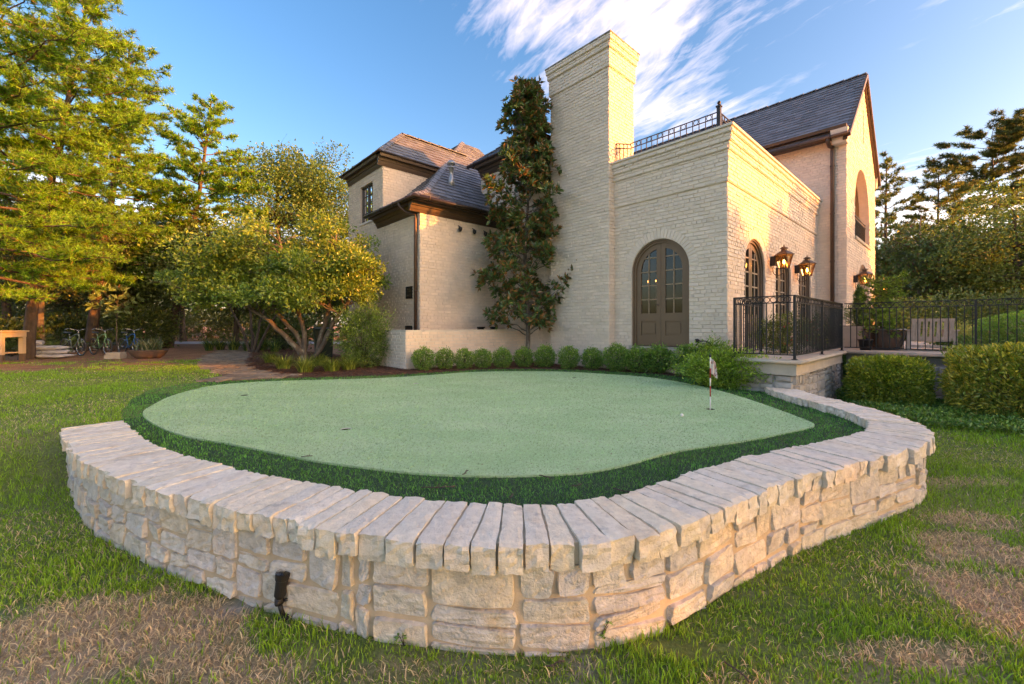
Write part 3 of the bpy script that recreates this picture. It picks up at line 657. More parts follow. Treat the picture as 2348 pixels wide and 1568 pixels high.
def slab(name, O, U, N, outline, holes, thick, mat, parent, d=0.0):
    bm = bmesh.new(); es = []
    for lp in [outline] + list(holes):
        vs = [bm.verts.new((x, y, 0)) for x, y in lp]; es += [bm.edges.new((vs[i], vs[(i+1) % len(vs)])) for i in range(len(vs))]
    bmesh.ops.triangle_fill(bm, edges=es, use_beauty=True)
    fs = list(bm.faces)
    g = bmesh.ops.extrude_face_region(bm, geom=fs)
    for v in g['geom']:
        if isinstance(v, bmesh.types.BMVert): v.co.z = -thick
    for v in bm.verts: v.co = Vector(face_pt(O, U, N, v.co.x, v.co.y, d + v.co.z))
    bmesh.ops.recalc_face_normals(bm, faces=bm.faces)
    me = bpy.data.meshes.new(name); bm.to_mesh(me); bm.free()
    return obj(name, me, mat, parent)
rect = lambda a, b, z0, z1: [(a, z0), (b, z0), (b, z1), (a, z1)]
NL, NR = (-1, 0), (0, -1)            # outward: shaded side, sunlit side
PT = 5.90                            # parapet top
WALLS = {}
# --- garden room (flat roof, parapet)
DOOR = (1.575, .745, 1.095, 2.975)
WALLS['main'] = slab('wall', (0,0), (0,1), NL, rect(0, 5.0, .1, 4.72), [arch_loop(*DOOR)], .22, M['mortar'], house)
lay_bricks('main', (0,0), (0,1), NL, 2.86, .3, 4.72, [arch_op(*DOOR, extra=.225)], seed=2)
voussoirs('main', (0,0), (0,1), NL, DOOR[0], DOOR[1], DOOR[3])
SD = [(1.76, .745, 1.06, 2.975), (4.12, .745, 1.06, 2.975), (6.48, .745, 1.06, 2.975)]
WALLS['sunlit'] = slab('wall', (.22,0), (1,0), NR, rect(0, 7.74, .1, 4.72), [arch_loop(c-.22, h, a, b) for c, h, a, b in SD], .22, M['mortar'], house)
lay_bricks('sunlit', (0,0), (1,0), NR, 7.96, .3, 4.72, [arch_op(*d, extra=.225) for d in SD], seed=4)
for i, d in enumerate(SD): voussoirs('sunlit', (0,0), (1,0), NR, d[0], d[1], d[3], seed=30+i)
# stepped parapet
mb = MB(); bands = [(4.72, 5.40, .03), (5.40, 5.565, .065), (5.565, 5.73, .10), (5.73, PT-.05, .135)]
for z0, z1, d in bands: mb.box((-d, -d, z0), (7.95, 6.9, z1))
WALLS['parapet'] = mb.build('parapet', M['mortar'], house)
for i, (z0, z1, d) in enumerate(bands):
    lay_bricks('parapet', (-d, -d), (0,1), NL, 2.86+d, z0+.004, z1, d0=.0, seed=50+i); lay_bricks('parapet', (-d, -d), (1,0), NR, 7.96+d, z0+.004, z1, d0=.0, seed=60+i)
MB().box((-.175, -.175, PT-.05), (7.95, 6.9, PT)).build('coping', M['stucco'], house)
mb = MB(); mb.box((0.05, -.17, PT), (7.9, -.08, PT+.012)); mb.build('coping_flashing', M['pipe'], house)
# interior of the garden room
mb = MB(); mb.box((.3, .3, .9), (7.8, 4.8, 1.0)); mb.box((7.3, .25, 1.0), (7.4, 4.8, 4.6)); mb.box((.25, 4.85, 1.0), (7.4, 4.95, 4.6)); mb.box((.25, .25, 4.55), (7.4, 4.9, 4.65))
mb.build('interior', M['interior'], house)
# --- chimney
CH = (-.25, 2.84, 2.03, 1.18); CT = 9.2
mb = MB(); mb.box((-.25, 2.84, .1), (.93, 4.87, 8.40)); cb = [(8.40, 8.88, .04), (8.88, 9.04, .075), (9.04, CT, .11)]
for z0, z1, d in cb: mb.box((-.25-d, 2.84-d, z0), (.93+d, 4.87+d, z1))
WALLS['chimney'] = mb.build('chimney', M['mortar'], house)
lay_bricks('chimney', (-.25, 2.84), (0,1), NL, 2.03, .3, 8.40, seed=7)
lay_bricks('chimney', (-.25, 2.84), (1,0), NR, .25, .3, 5.9, seed=8, ext=.01); lay_bricks('chimney', (-.25, 2.84), (1,0), NR, 1.18, 5.9, 8.40, seed=9)
for i, (z0, z1, d) in enumerate(cb):
    lay_bricks('chimney', (-.25-d, 2.84-d), (0,1), NL, 2.03+2*d, z0+.004, z1, seed=70+i); lay_bricks('chimney', (-.25-d, 2.84-d), (1,0), NR, 1.18+2*d, z0+.004, z1, seed=75+i)
mb = MB(); mb.box((-.385, 2.705, CT), (1.065, 5.005, CT+.035)); mb.build('chimney_cap', surf('weathered_cap', (0.36, 0.32, 0.27), 0.9, (8, 0.3), stain=((0.07, 0.065, 0.06), 5, .45, .65)), house)
# --- recess and upper storey behind the magnolia
WALLS['recess'] = slab('wall', (0,4.87), (0,1), NL, rect(0, 3.65, .1, 7.15), [], .22, M['mortar'], house)
lay_bricks('recess', (0,4.87), (0,1), NL, 3.6, .3, 7.15, seed=10)
slab('wall', (.22,5.0), (1,0), NR, rect(0, 4, 5.9, 7.15), [], .2, M['mortar'], house)
# --- kitchen block with hip roof and wall dormer
ES, ET = -3.29, 7.22; EZ = 5.02
WALLS['blockR'] = slab('wall', (ES+.22,ET), (1,0), NR, rect(0, 3.06, .1, EZ), [], .22, M['mortar'], house)
lay_bricks('blockR', (ES,ET), (1,0), NR, 3.29, .3, EZ, seed=11)
WIN = (3.16, 4.19, 5.28, 6.60)
dl = [(0, .1), (5.28, .1), (5.28, 7.05), (2.39, 7.05), (2.39, EZ), (0, EZ)]
WALLS['blockL'] = slab('wall', (ES,ET), (0,1), NL, dl, [rect(*WIN)], .22, M['mortar'], house)
lay_bricks('blockL', (ES,ET), (0,1), NL, 5.28, .3, EZ, seed=12)
lay_bricks('blockL', (ES,ET+2.39), (0,1), NL, 2.89, EZ, 7.05, [lambda z: (WIN[0]-2.39, WIN[1]-2.39) if WIN[2] < z < WIN[3] else None], seed=13)
slab('wall', (ES+.22,ET+2.39), (1,0), NR, rect(0, 2.9, 4.6, 7.05), [], .2, M['mortar'], house)
WALLS['dormerR'] = slab('wall', (ES,ET+2.395), (1,0), NR, rect(0, .05, EZ, 7.04), [], .05, M['mortar'], house)
lay_bricks('dormerR', (ES,ET+2.39), (1,0), NR, 3.1, EZ, 7.05, seed=14)
MB().box((ES+.2, ET+5.08, .1), (2, ET+5.25, 7.0)).build('wall', M['mortar'], house)
# --- two storey gable wing
GS, GT, GW, GE, GA = 7.96, -.83, 6.45, 8.12, 11.12
BALC = (3.2, 1.68, 4.80, 5.85); LOGG = (3.4, 1.5, 1.04, 2.46)
WALLS['wingL'] = slab('wall', (GS,GT+.22), (0,1), NL, rect(0, 7.2, .1, GE), [], .22, M['mortar'], house)
lay_bricks('wingL', (GS,GT), (0,1), NL, .84, .3, 5.9, seed=15); lay_bricks('wingL', (GS,GT), (0,1), NL, 7.0, 5.9, GE, seed=16)
WALLS['gable'] = slab('wall', (GS,GT), (1,0), NR, [(0, .1), (GW, .1), (GW, GE), (GW/2, GA), (0, GE)], [arch_loop(*BALC), arch_loop(*LOGG), rect(3.24, 3.44, 8.6, 9.9)], .3, M['mortar'], house)
def gclip(z):
    if z <= GE: return [(0.0, GW)]
    k = (z-GE)/(GA-GE)*GW/2; return [(k, GW-k)] if GW-2*k > .1 else []
lay_bricks('gable', (GS,GT), (1,0), NR, GW, .3, GA-.1, [arch_op(*BALC, extra=.2), arch_op(*LOGG, extra=.2), lambda z: (3.24, 3.44) if 8.6 < z < 9.9 else None], clip=gclip, seed=17)
voussoirs('gable', (GS,GT), (1,0), NR, BALC[0], BALC[1], BALC[3], ring=.2, seed=18); voussoirs('gable', (GS,GT), (1,0), NR, LOGG[0], LOGG[1], LOGG[3], ring=.2, seed=19)
mb = MB(); mb.box((GS+.25, GT+1.4, .3), (GS+GW-.2, GT+1.5, 8.0)); mb.box((GS+.25, GT+.31, 4.55), (GS+GW-.2, GT+1.4, 4.78)); mb.box((GS+GW-.22, GT+.31, .2), (GS+GW-.02, 9, 8.1)); mb.box((GS+.25, GT+.31, 8.0), (GS+GW-.25, 7, 8.1))
mb.build('loggia', M['stucco'], house)
mb = MB(); mb.box((GS+BALC[0]-BALC[1]-.05, GT-.06, 4.70), (GS+BALC[0]+BALC[1]+.05, GT+.3, 4.80)); mb.build('balcony_sill', M['concrete'], house)
br = MB(); 
for zz in (5.72, 5.60, 4.90): br.beam((GS+BALC[0]-BALC[1], GT+.12, zz), (GS+BALC[0]+BALC[1], GT+.12, zz), .03, .03)
railp = br.build('balcony_rail', M['iron'], house)
bmesh_b = MB().box((-.009, -.009, 0), (.009, .009, .70)).mesh('balcony_baluster')
for k in range(28):
    o = obj('baluster', bmesh_b, M['iron'], railp); o.location = (GS+BALC[0]-BALC[1]+.06+k*.123, GT+.12, 4.90)
# corner kickers of the gable
for s_ in (GS, GS+GW):
    sg = 1 if s_ > GS else -1
    mb = MB(); x0, x1 = s_-.06, s_+.06
    mb.hexa([(s_-.30*(sg < 0)+.02*(sg>0), GT-.05, 7.62), (s_+.30*(sg > 0)+.02*(sg<0), GT-.05, 7.62), (s_+.30*(sg > 0)+.02*(sg<0), GT+.32, 7.62), (s_-.30*(sg < 0)+.02*(sg>0), GT+.32, 7.62), (s_-.42*(sg < 0), GT-.10, 8.05), (s_+.42*(sg > 0), GT-.10, 8.05), (s_+.42*(sg > 0), GT+.36, 8.05), (s_-.42*(sg < 0), GT+.36, 8.05)]); mb.build('kneeler', M['stucco'], house)

# --- emit bricks: the 300 that show largest as parts, the rest one part per wall
def shown_area(c4):
    W = np.array([hw(p) for p in c4]); y = np.maximum(W[:, 1], .1); px_ = np.stack([UC + FPX*W[:, 0]/y, VH - FPX*(W[:, 2]-EYE)/y], 1)
    if px_[:, 0].min() < 0 or px_[:, 0].max() > IW or px_[:, 1].min() < 0: return 0
    x, yv = px_[:, 0], px_[:, 1]; return abs(np.dot(x, np.roll(yv, -1)) - np.dot(yv, np.roll(x, -1)))/2
def hidden_low(c):                       # behind shrubs and low wall
    z = c[4][2]; return z < (1.45 if c[4][0] < -.3 or c[4][1] > 4.8 else 1.1)
ar = np.array([0 if hidden_low(b[1]) else shown_area(b[1][4:]) for b in BR]); top = set(np.argsort(-ar)[:300].tolist())
BF = [(4,5,6,7),(0,1,5,4),(1,2,6,5),(2,3,7,6),(3,0,4,7)]
M['brick1'] = surf('painted_brick_single', (0.84, 0.695, 0.56), 0.62, (2.2, 0.07), [(60, 0.35, 0.01), (9, 0.3, 0.02)], rand=0.06, stain=((0.62, 0.52, 0.41), 1.5, 0.56, 0.88))
mass = {}
for i, (wn_, c, sh) in enumerate(BR):
    if i in top: obj('brick', MB().add(c, BF).mesh('brick'), M['brick1'], WALLS[wn_])
    else: mass.setdefault(wn_, []).append((c, sh))
for wn_, L_ in mass.items():
    V = np.array([c for c, _ in L_]).reshape(-1, 3); k = np.arange(len(L_))[:, None, None]*8
    q = (k + np.array(BF)[None]).reshape(-1, 4); col = np.repeat(np.array([s for _, s in L_])[:, None]*np.ones(3), 8, 0)
    o = obj('brickwork', np_mesh('brickwork', V, q, col=col), M['brick'], WALLS[wn_]); o['kind'] = 'stuff'

# --- slate roofs
SL = []
def slates(p0, p1, p2, p3, seed=0, expo=.25, wr=(.22, .42)):      # eave p0-p1, top p3-p2 (may be a point)
    r = random.Random(seed); p0, p1, p2, p3 = map(Vector, (p0, p1, p2, p3))
    ex = (p1-p0).normalized(); mid = (p2+p3)/2 - p0; ey = (mid - ex*mid.dot(ex)); H_ = ey.length; ey.normalize(); nz = ex.cross(ey)
    if nz.z < 0: nz = -nz
    l0, r0 = 0.0, (p1-p0).length; l1, r1 = (p3-p0).dot(ex), (p2-p0).dot(ex)
    rows = max(1, int(round(H_/expo))); e = H_/rows
    for k in range(rows):
        y0, y1 = k*e, min((k+1)*e + .04, H_); f0, f1 = k*e/H_, min(1, ((k+1)*e+.04)/H_)
        La, Ra = l0+(l1-l0)*f0, r0+(r1-r0)*f0; Lb, Rb = l0+(l1-l0)*f1, r0+(r1-r0)*f1
        x = La - r.uniform(0, .2)
        while x < Ra - .01:
            w = r.uniform(*wr); a, b = max(x, La)+.003, min(x+w, Ra)-.003; x += w
            if b-a < .02: continue
            ta, tb = min(max(a, Lb), Rb), max(min(b, Rb), Lb)
            if tb < ta: ta = tb = (ta+tb)/2
            th = r.uniform(.016, .028); up = .026 + r.uniform(0, .012)
            P = lambda xx, yy, zz: p0 + ex*xx + ey*yy + nz*zz
            dy = r.uniform(-.008, .008)
            c = [P(a, y0+dy, up-th), P(b, y0+dy, up-th), P(tb, y1, -.006), P(ta, y1, -.006), P(a, y0+dy, up), P(b, y0+dy, up), P(tb, y1, .004), P(ta, y1, .004)]
            SL.append((c, r.uniform(.72, 1.28), r.random()))
def deck(name, pts, mat=None): return MB().add(pts, [tuple(range(len(pts)))]).build(name, mat or M['gutter'], house)
roofs = []
def roof_face(p0, p1, p2, p3, seed, lift=.0):
    pts = [p0, p1, p2, p3] if (Vector(p2)-Vector(p3)).length > 1e-4 else [p0, p1, p2]
    deck('roof_deck', pts); slates(p0, p1, p2, p3, seed)
def caps(p, q, seed, w=.13):
    r = random.Random(seed); p, q = Vector(p), Vector(q); n = int((q-p).length/.22); mb = MB(); d = (q-p)/n; x = d.cross(Vector((0, 0, 1))).normalized()
    for k in range(n):
        a = p + d*k; b = p + d*(k+1.12); s_ = .015+.012*((k % 2)); dn = Vector((0, 0, -w*.62))
        for sg in (-1, 1):
            m0, m1 = a+Vector((0, 0, s_+.02)), b+Vector((0, 0, s_)); mb.hexa([m0+x*sg*w+dn, m1+x*sg*w+dn, m1, m0, m0+x*sg*w+dn+Vector((0,0,.02)), m1+x*sg*w+dn+Vector((0,0,.02)), m1+Vector((0,0,.02)), m0+Vector((0,0,.02))])
    return mb.build('ridge_caps', M['slate1'], house)
# kitchen block: hip roof with bell-cast eaves
oh = .42; e0, e1, ez, tan_ = ES-oh, ET-oh, 5.22, .92
fl = .75; fz = ez + fl*.52
ap = 5.75; apz = fz + (ap-fl)*tan_
roof_face((e0,e1,ez), (3.0,e1,ez), (3.0,e1+fl,fz), (e0+fl,e1+fl,fz), 1); roof_face((e0+fl,e1+fl,fz), (3.0,e1+fl,fz), (3.0,e1+ap,apz), (e0+ap,e1+ap,apz), 2)
lft = ET+2.75
roof_face((e0,lft,ez), (e0,e1,ez), (e0+fl,e1+fl,fz), (e0+fl,lft,fz), 3); roof_face((e0+fl,lft+3.2,fz), (e0+fl,e1+fl,fz), (e0+ap,e1+ap,apz), (e0+ap,lft+3.2,apz), 4)
caps((e0,e1,ez+.02), (e0+fl,e1+fl,fz+.02), 1); caps((e0+fl,e1+fl,fz+.02), (e0+ap,e1+ap,apz+.02), 2)
# dormer hip roof
dz = 7.28; d0, d1, dw = ET+2.39-.25, ET+5.28+.25, ES-.25; hwid = (d1-d0)/2; dr_ = dz + hwid*.95; dm = (d0+d1)/2
roof_face((dw,d1,dz), (dw,d0,dz), (dw+hwid,dm,dr_), (dw+hwid,dm,dr_), 5); roof_face((dw,d0,dz), (2.2,d0,dz), (2.2,dm,dr_), (dw+hwid,dm,dr_), 6); roof_face((2.2,d1,dz), (dw,d1,dz), (dw+hwid,dm,dr_), (2.2,dm,dr_), 7)
caps((dw,d0,dz+.02), (dw+hwid,dm,dr_+.02), 3); caps((dw,d1,dz+.02), (dw+hwid,dm,dr_+.02), 4); caps((dw+hwid,dm,dr_+.03), (1.2,dm,dr_+.03), 5)
# upper storey hip roof behind the magnolia
u0, u1, us, uz = 5.0-.2, 8.87, -.35, 7.42
roof_face((us,u1,uz), (us,u0,uz), (us+1.6,u0+1.6,uz+1.3), (us+1.6,u1-1.6,uz+1.3), 8); roof_face((us,u0,uz), (5,u0,uz), (5,u0+1.6,uz+1.3), (us+1.6,u0+1.6,uz+1.3), 9); roof_face((5,u1,uz), (us,u1,uz), (us+1.6,u1-1.6,uz+1.3), (5,u1-1.6,uz+1.3), 10)
caps((us,u1,uz+.02), (us+1.6,u1-1.6,uz+1.32), 6)
# gable wing roof
gz0, go = GE+.12, .42; rt = GE+.12+(GW/2+go)*(GA-GE)/(GW/2)*1.0; gy0, gy1 = GT-.12, 9.5
roof_face((GS-go,gy1,gz0-.42), (GS-go,gy0,gz0-.42), (GS+GW/2,gy0,rt-.42), (GS+GW/2,gy1,rt-.42), 11); roof_face((GS+GW+go,gy0,gz0-.42), (GS+GW+go,gy1,gz0-.42), (GS+GW/2,gy1,rt-.42), (GS+GW/2,gy0,rt-.42), 12)
caps((GS+GW/2,gy0,rt-.40), (GS+GW/2,gy1,rt-.40), 7)
for sg in (-1, 1):
    a = Vector((GS+GW/2+sg*(GW/2+go), gy0+.03, gz0-.47)); b = Vector((GS+GW/2, gy0+.03, rt-.48)); mb = MB(); mb.beam(a, b, .12, .16, up=(0, 1, 0)); mb.beam(a+Vector((0, .06, -.10)), b+Vector((0, .06, -.12)), .08, .12, up=(0, 1, 0)); mb.build('rake_board', M['trim'], house)
ar = np.array([shown_area([tuple(p) for p in s[0][4:]]) for s in SL]); vis = []
for i in np.argsort(-ar):
    c = SL[i][0]; m = (c[4]+c[6])/2; n_ = (c[5]-c[4]).cross(c[7]-c[4])
    if n_.z < 0: n_ = -n_
    w = hw(m); nw = AX*n_.x + BX*n_.y
    if -(w[0]*nw[0] + w[1]*nw[1]) + (EYE-w[2])*n_.z > 0 and ar[i] > 0: vis.append(i)
    if len(vis) == 300: break
top = set(vis); roofp = empty('roof'); roofp.parent = house
rest = []
for i, (c, sh, h) in enumerate(SL):
    if i in top: MB().hexa(c).build('slate', M['slate1'], roofp)
    else: rest.append((c, sh, h))
V = np.array([[tuple(p) for p in c] for c, _, _ in rest]).reshape(-1, 3); k = np.arange(len(rest))[:, None, None]*8
q = (k + np.array([(3,2,1,0),(4,5,6,7),(0,1,5,4),(1,2,6,5),(2,3,7,6),(3,0,4,7)])[None]).reshape(-1, 4)
col = np.repeat(np.array([np.array([.155,.162,.18])*s*(1+np.array([.10,.0,-.06])*(h-.5)) for _, s, h in rest]), 8, 0)
o = obj('slate_courses', np_mesh('slate_courses', V, q, col=col), M['slate'], roofp); o['kind'] = 'stuff'

# --- eaves, gutters, downspouts
def eave(p, q, n, drop=.0, parts=True):       # p-q along the wall top, n outward
    p, q, n = Vector(p), Vector(q), Vector(n); dd = (q-p).normalized()
    mb = MB(); z = p.z
    for h0, h1, o0 in ((-.30, -.23, .035), (-.23, -.14, .08), (-.14, -.05, .15), (-.05, .05, .33)):
        a = p + Vector((0, 0, h0)); b = q + Vector((0, 0, h1)); mb.hexa([p+Vector((0,0,h0))-n*.01, q+Vector((0,0,h0))-n*.01, q+Vector((0,0,h0))+n*o0, p+Vector((0,0,h0))+n*o0, p+Vector((0,0,h1))-n*.01, q+Vector((0,0,h1))-n*.01, q+Vector((0,0,h1))+n*(o0+.03), p+Vector((0,0,h1))+n*(o0+.03)])
    mb.build('cornice', M['trim'], house)
def gutter(pts, r=.065):
    mb = MB(); mb.tube(pts, r, 10); 
    for a, b in zip(pts[:-1], pts[1:]):
        a, b = Vector(a), Vector(b); L_ = (b-a).length; m = max(1, int(L_/.8))
        for k in range(m):
            c = a+(b-a)*((k+.5)/m); d = (b-a).normalized()*.02; mb.tube([c-d, c+d], r*1.12, 8)
    return mb.build('gutter', M['gutter'], house)
eave((ES-.36,ET,EZ+.16), (.0,ET,EZ+.16), (0,-1,0)); eave((ES,ET+2.75,EZ+.16), (ES,ET,EZ+.16), (-1,0,0))
gutter([(ES-.44,ET+2.78,5.20), (ES-.44,ET-.44,5.20), (-.02,ET-.44,5.20)])
eave((ES,ET+5.28,7.20), (ES,ET+2.39,7.20), (-.7,0,0)); eave((ES-.20,ET+2.39,7.20), (ES+2.6,ET+2.39,7.20), (0,-.7,0))
gutter([(ES-.27,ET+5.5,7.28), (ES-.27,ET+2.13,7.28), (ES+2.4,ET+2.13,7.28)], .04)
eave((0,8.5,7.30), (0,5.0,7.30), (-1,0,0)); gutter([(-.37,8.85,7.40), (-.37,4.85,7.40)])
eave((GS,7,GE+.02), (GS,GT-.05,GE+.02), (-1,0,0)); gutter([(GS-.46,7,gz0-.42), (GS-.46,GT-.1,gz0-.42)])
def downspout(top, knee, bottom, r=.048):
    t, k, b = Vector(top), Vector(knee), Vector(bottom); mb = MB()
    mb.tube([t, t+Vector((0,0,-.10)), t+(k-t)*.35+Vector((0,0,-.10)), k+Vector((0,0,.14)), k, k+Vector((0,0,-.1)), b], r, 8)
    z = k.z - .5
    while z > b.z: mb.lathe([(r*1.18, 0), (r*1.18, .04)], (k.x, k.y, z), 8); z -= 1.6
    mb.build('downspout', M['pipe'], house)
downspout((ES-.44,ET+.42,5.18), (ES-.07,ET+.14,4.70), (ES-.07,ET+.14,.45)); downspout((GS-.46,GT+.42,gz0-.44), (GS-.075,GT+.36,7.45), (GS-.075,GT+.36,1.04), .06)

# --- arched glazed doors
def clip_convex(poly, conv):
    out = list(poly); n = len(conv)
    for i in range(n):
        a, b = conv[i], conv[(i+1) % n]; inp = out; out = []
        f = lambda p: (b[0]-a[0])*(p[1]-a[1]) - (b[1]-a[1])*(p[0]-a[0])
        for k in range(len(inp)):
            p, q_ = inp[k], inp[(k+1) % len(inp)]; fp, fq = f(p), f(q_)
            if fp >= 0: out.append(p)
            if (fp < 0) != (fq < 0): t = fp/(fp-fq); out.append((p[0]+(q_[0]-p[0])*t, p[1]+(q_[1]-p[1])*t))
        if not out: return []
    return out
def arched_door(O, U, N, c, h, sill, spring, m_leaf):
    dr = empty('door'); dr.parent = house; inset = -.10
    P = lambda u, z, d: face_pt(O, U, N, u, z, d)
    def prism(name, lp, d0, d1, mat):
        n = len(lp); mb = MB(); mb.add([P(u, z, d0) for u, z in lp] + [P(u, z, d1) for u, z in lp], [tuple(range(n)), tuple(range(2*n-1, n-1, -1))] + [(i, (i+1) % n, n+(i+1) % n, n+i) for i in range(n)]); return mb.build(name, mat, dr)
    for r0, r1, a, b in ((h, h-.035, -.03, -.16), (h-.035, h-.085, -.065, -.16)):          # two stepped mouldings
        lo = [(c-r0, sill)] + [(c+r0*math.cos(math.pi*(1-k/24)), spring+r0*math.sin(math.pi*k/24)) for k in range(25)] + [(c+r0, sill)]
        li = [(c-r1, sill)] + [(c+r1*math.cos(math.pi*(1-k/24)), spring+r1*math.sin(math.pi*k/24)) for k in range(25)] + [(c+r1, sill)]
        mb = MB(); n = len(lo); mb.add([P(u, z, a) for u, z in lo] + [P(u, z, a) for u, z in li] + [P(u, z, b) for u, z in lo] + [P(u, z, b) for u, z in li],
            [f for i in range(n-1) for f in ((i, i+1, n+i+1, n+i), (n+i, n+i+1, 3*n+i+1, 3*n+i), (i+1, i, 2*n+i, 2*n+i+1))]); mb.build('casing', m_leaf, dr)
    prism('sill', rect(c-h-.06, c+h+.06, sill-.10, sill), .05, -.2, M['concrete'])
    R_ = h-.085; archp = arch_loop(c, R_, sill+.01, spring, 24); gl_arch = arch_loop(c, R_-.125, sill, spring, 24)
    for sg in (-1, 1):
        xa, xb = (c-R_, c-.003) if sg < 0 else (c+.003, c+R_)
        leaf = clip_convex(rect(xa, xb, sill, 9), archp); ga, gb = (c-R_+.125, c-.115) if sg < 0 else (c+.115, c+R_-.125)
        gz0_, top_ = sill+.82, 9; gl = clip_convex(rect(ga, gb, gz0_, top_), gl_arch); panel = rect(ga, gb, sill+.27, sill+.62)
        slab('leaf', O, U, N, leaf, [gl, panel], .05, m_leaf, dr, d=inset)
        prism('panel', rect(ga, gb, sill+.27, sill+.62), inset-.02, inset-.04, m_leaf); prism('panel', rect(ga+.045, gb-.045, sill+.315, sill+.575), inset-.004, inset-.02, m_leaf)
        zt = max(z for _, z in gl); gm = (ga+gb)/2; rows = 6; dzr = .345
        bars = MB()
        for poly in [clip_convex(rect(gm-.016, gm+.016, gz0_, 9), gl)] + [clip_convex(rect(ga, gb, gz0_+k*dzr-.016, gz0_+k*dzr+.016), gl) for k in range(1, rows)]:
            if len(poly) > 2:
                n = len(poly); bars.add([P(u, z, inset-.005) for u, z in poly] + [P(u, z, inset-.04) for u, z in poly], [tuple(range(n))] + [(i, (i+1) % n, n+(i+1) % n, n+i) for i in range(n)])
        bars.build('muntins', M['muntinbrown'] if N == NL else M['muntin'], dr)
        for k in range(rows):
            for a, b in ((ga, gm-.011), (gm+.011, gb)):
                pl = clip_convex(rect(a, b, gz0_+k*dzr+(.011 if k else 0), gz0_+(k+1)*dzr-.011), gl)
                if len(pl) > 2: MB().add([P(u, z, inset-.024) for u, z in pl], [tuple(range(len(pl)))]).build('pane', M['glass'], dr)
    MB().tube([P(c+.055, sill+1.02, inset-.0), P(c+.055, sill+1.02, inset+.05), P(c+.13, sill+1.02, inset+.055)], .009, 6).build('handle', M['gutter'], dr)
    return dr
arched_door((0,0), (0,1), NL, *DOOR, M['door'])
for d in SD: arched_door((0,0), (1,0), NR, *d, M['doorlight'])
for i, (s_, t_) in enumerate(((1.35, 2.62), (1.35, 2.38))):
    MB().lathe([(.006, -.03), (.016, -.005), (.012, .018), (.002, .032)], (s_, t_, 2.86), 8).build('interior_bulb', M['bulb'], house)
mb = MB()
for t_ in (2.62, 2.38): mb.tube([(1.35, t_, 1.0), (1.35, t_, 2.80)], .012, 6)
mb.build('interior_lamp_stand', M['chrome'], house)
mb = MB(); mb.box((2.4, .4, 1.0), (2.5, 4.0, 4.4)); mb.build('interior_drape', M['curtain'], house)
# dormer casement window
wd_ = empty('window'); wd_.parent = house; P = lambda u, z, d: face_pt((ES,ET), (0,1), NL, u, z, d)
def bar(mb, u0, u1, z0, z1, d0, d1): mb.hexa([P(u0,z0,d1), P(u1,z0,d1), P(u1,z1,d1), P(u0,z1,d1), P(u0,z0,d0), P(u1,z0,d0), P(u1,z1,d0), P(u0,z1,d0)])
mb = MB(); a, b, z0, z1 = WIN; um = (a+b)/2
for r_ in ((a, a+.05, z0, z1), (b-.05, b, z0, z1), (a, b, z0, z0+.06), (a, b, z1-.05, z1), (um-.04, um+.04, z0, z1)): bar(mb, *r_, -.06, -.14)
mb.build('frame', M['sash'], wd_); mb = MB()
for x0, x1 in ((a+.05, um-.04), (um+.04, b-.05)):
    xm = (x0+x1)/2; bar(mb, xm-.011, xm+.011, z0+.06, z1-.05, -.085, -.115)
    for k in range(1, 4): zz = z0+.06+(z1-z0-.11)*k/4; bar(mb, x0, x1, zz-.011, zz+.011, -.085, -.115)
    for k in range(4):
        for y0, y1 in ((x0, xm), (xm, x1)):
            za, zb = z0+.06+(z1-z0-.11)*k/4, z0+.06+(z1-z0-.11)*(k+1)/4; MB().add([P(y0,za,-.10), P(y1,za,-.10), P(y1,zb,-.10), P(y0,zb,-.10)], [(0,1,2,3)]).build('pane', M['glass'], wd_)
mb.build('muntins', M['sash'], wd_); mb = MB(); bar(mb, a-.04, b+.04, z0-.07, z0, .05, -.1); mb.build('sill', M['stucco'], wd_)
mb = MB(); mb.box((ES+.9, ET+2.6, 5.0), (ES+.95, ET+5.0, 7.0)); mb.build('window_blind', M['stucco'], house)
# small fittings
def vent(u, z, w, h):
    v = empty('louvred_vent'); v.parent = house; mb = MB()
    for r_ in ((u, u+.03, z, z+h), (u+w-.03, u+w, z, z+h), (u, u+w, z, z+.03), (u, u+w, z+h-.03, z+h)): bar(mb, *r_, .04, -.02)
    mb.build('frame', M['rubber'], v); mb = MB(); bar(mb, u, u+w, z, z+h, .012, .008); mb.build('backing', M['rubber'], v)
    for k in range(5):
        zz = z+.03+(h-.06)*(k+.2)/5; mb = MB(); mb.hexa([P(u+.03,zz,.035), P(u+w-.03,zz,.035), P(u+w-.03,zz+.05,.014), P(u+.03,zz+.05,.014), P(u+.03,zz+.008,.038), P(u+w-.03,zz+.008,.038), P(u+w-.03,zz+.058,.017), P(u+.03,zz+.058,.017)]); mb.build('slat', M['gutter'], v)
vent(.42, 2.42, .36, .36); vent(.42, 1.40, .40, .20)
for s_ in (-1.20, -.66):
    mb = MB(); mb.box((s_, ET-.10, 1.30), (s_+.20, ET-.005, 1.55)); mb.box((s_-.02, ET-.14, 1.53), (s_+.22, ET-.005, 1.57)); mb.build('wall_box', M['rubber'], house)
for k, s_ in enumerate((-1.95, -1.40, -.95, -.55)):
    mb = MB(); mb.lathe([(.03, 0), (.055, .05), (.06, .12), (.05, .13)], (s_, ET-.12, 4.52), 10); mb.tube([(s_, ET, 4.72), (s_, ET-.12, 4.66)], .015, 6); mb.build('flood_lamp', M['rubber'], house)
mb = MB(); fx_, fy_ = -1.35, ET+1.25; fzz = fz + (fy_-(e1+fl))*tan_
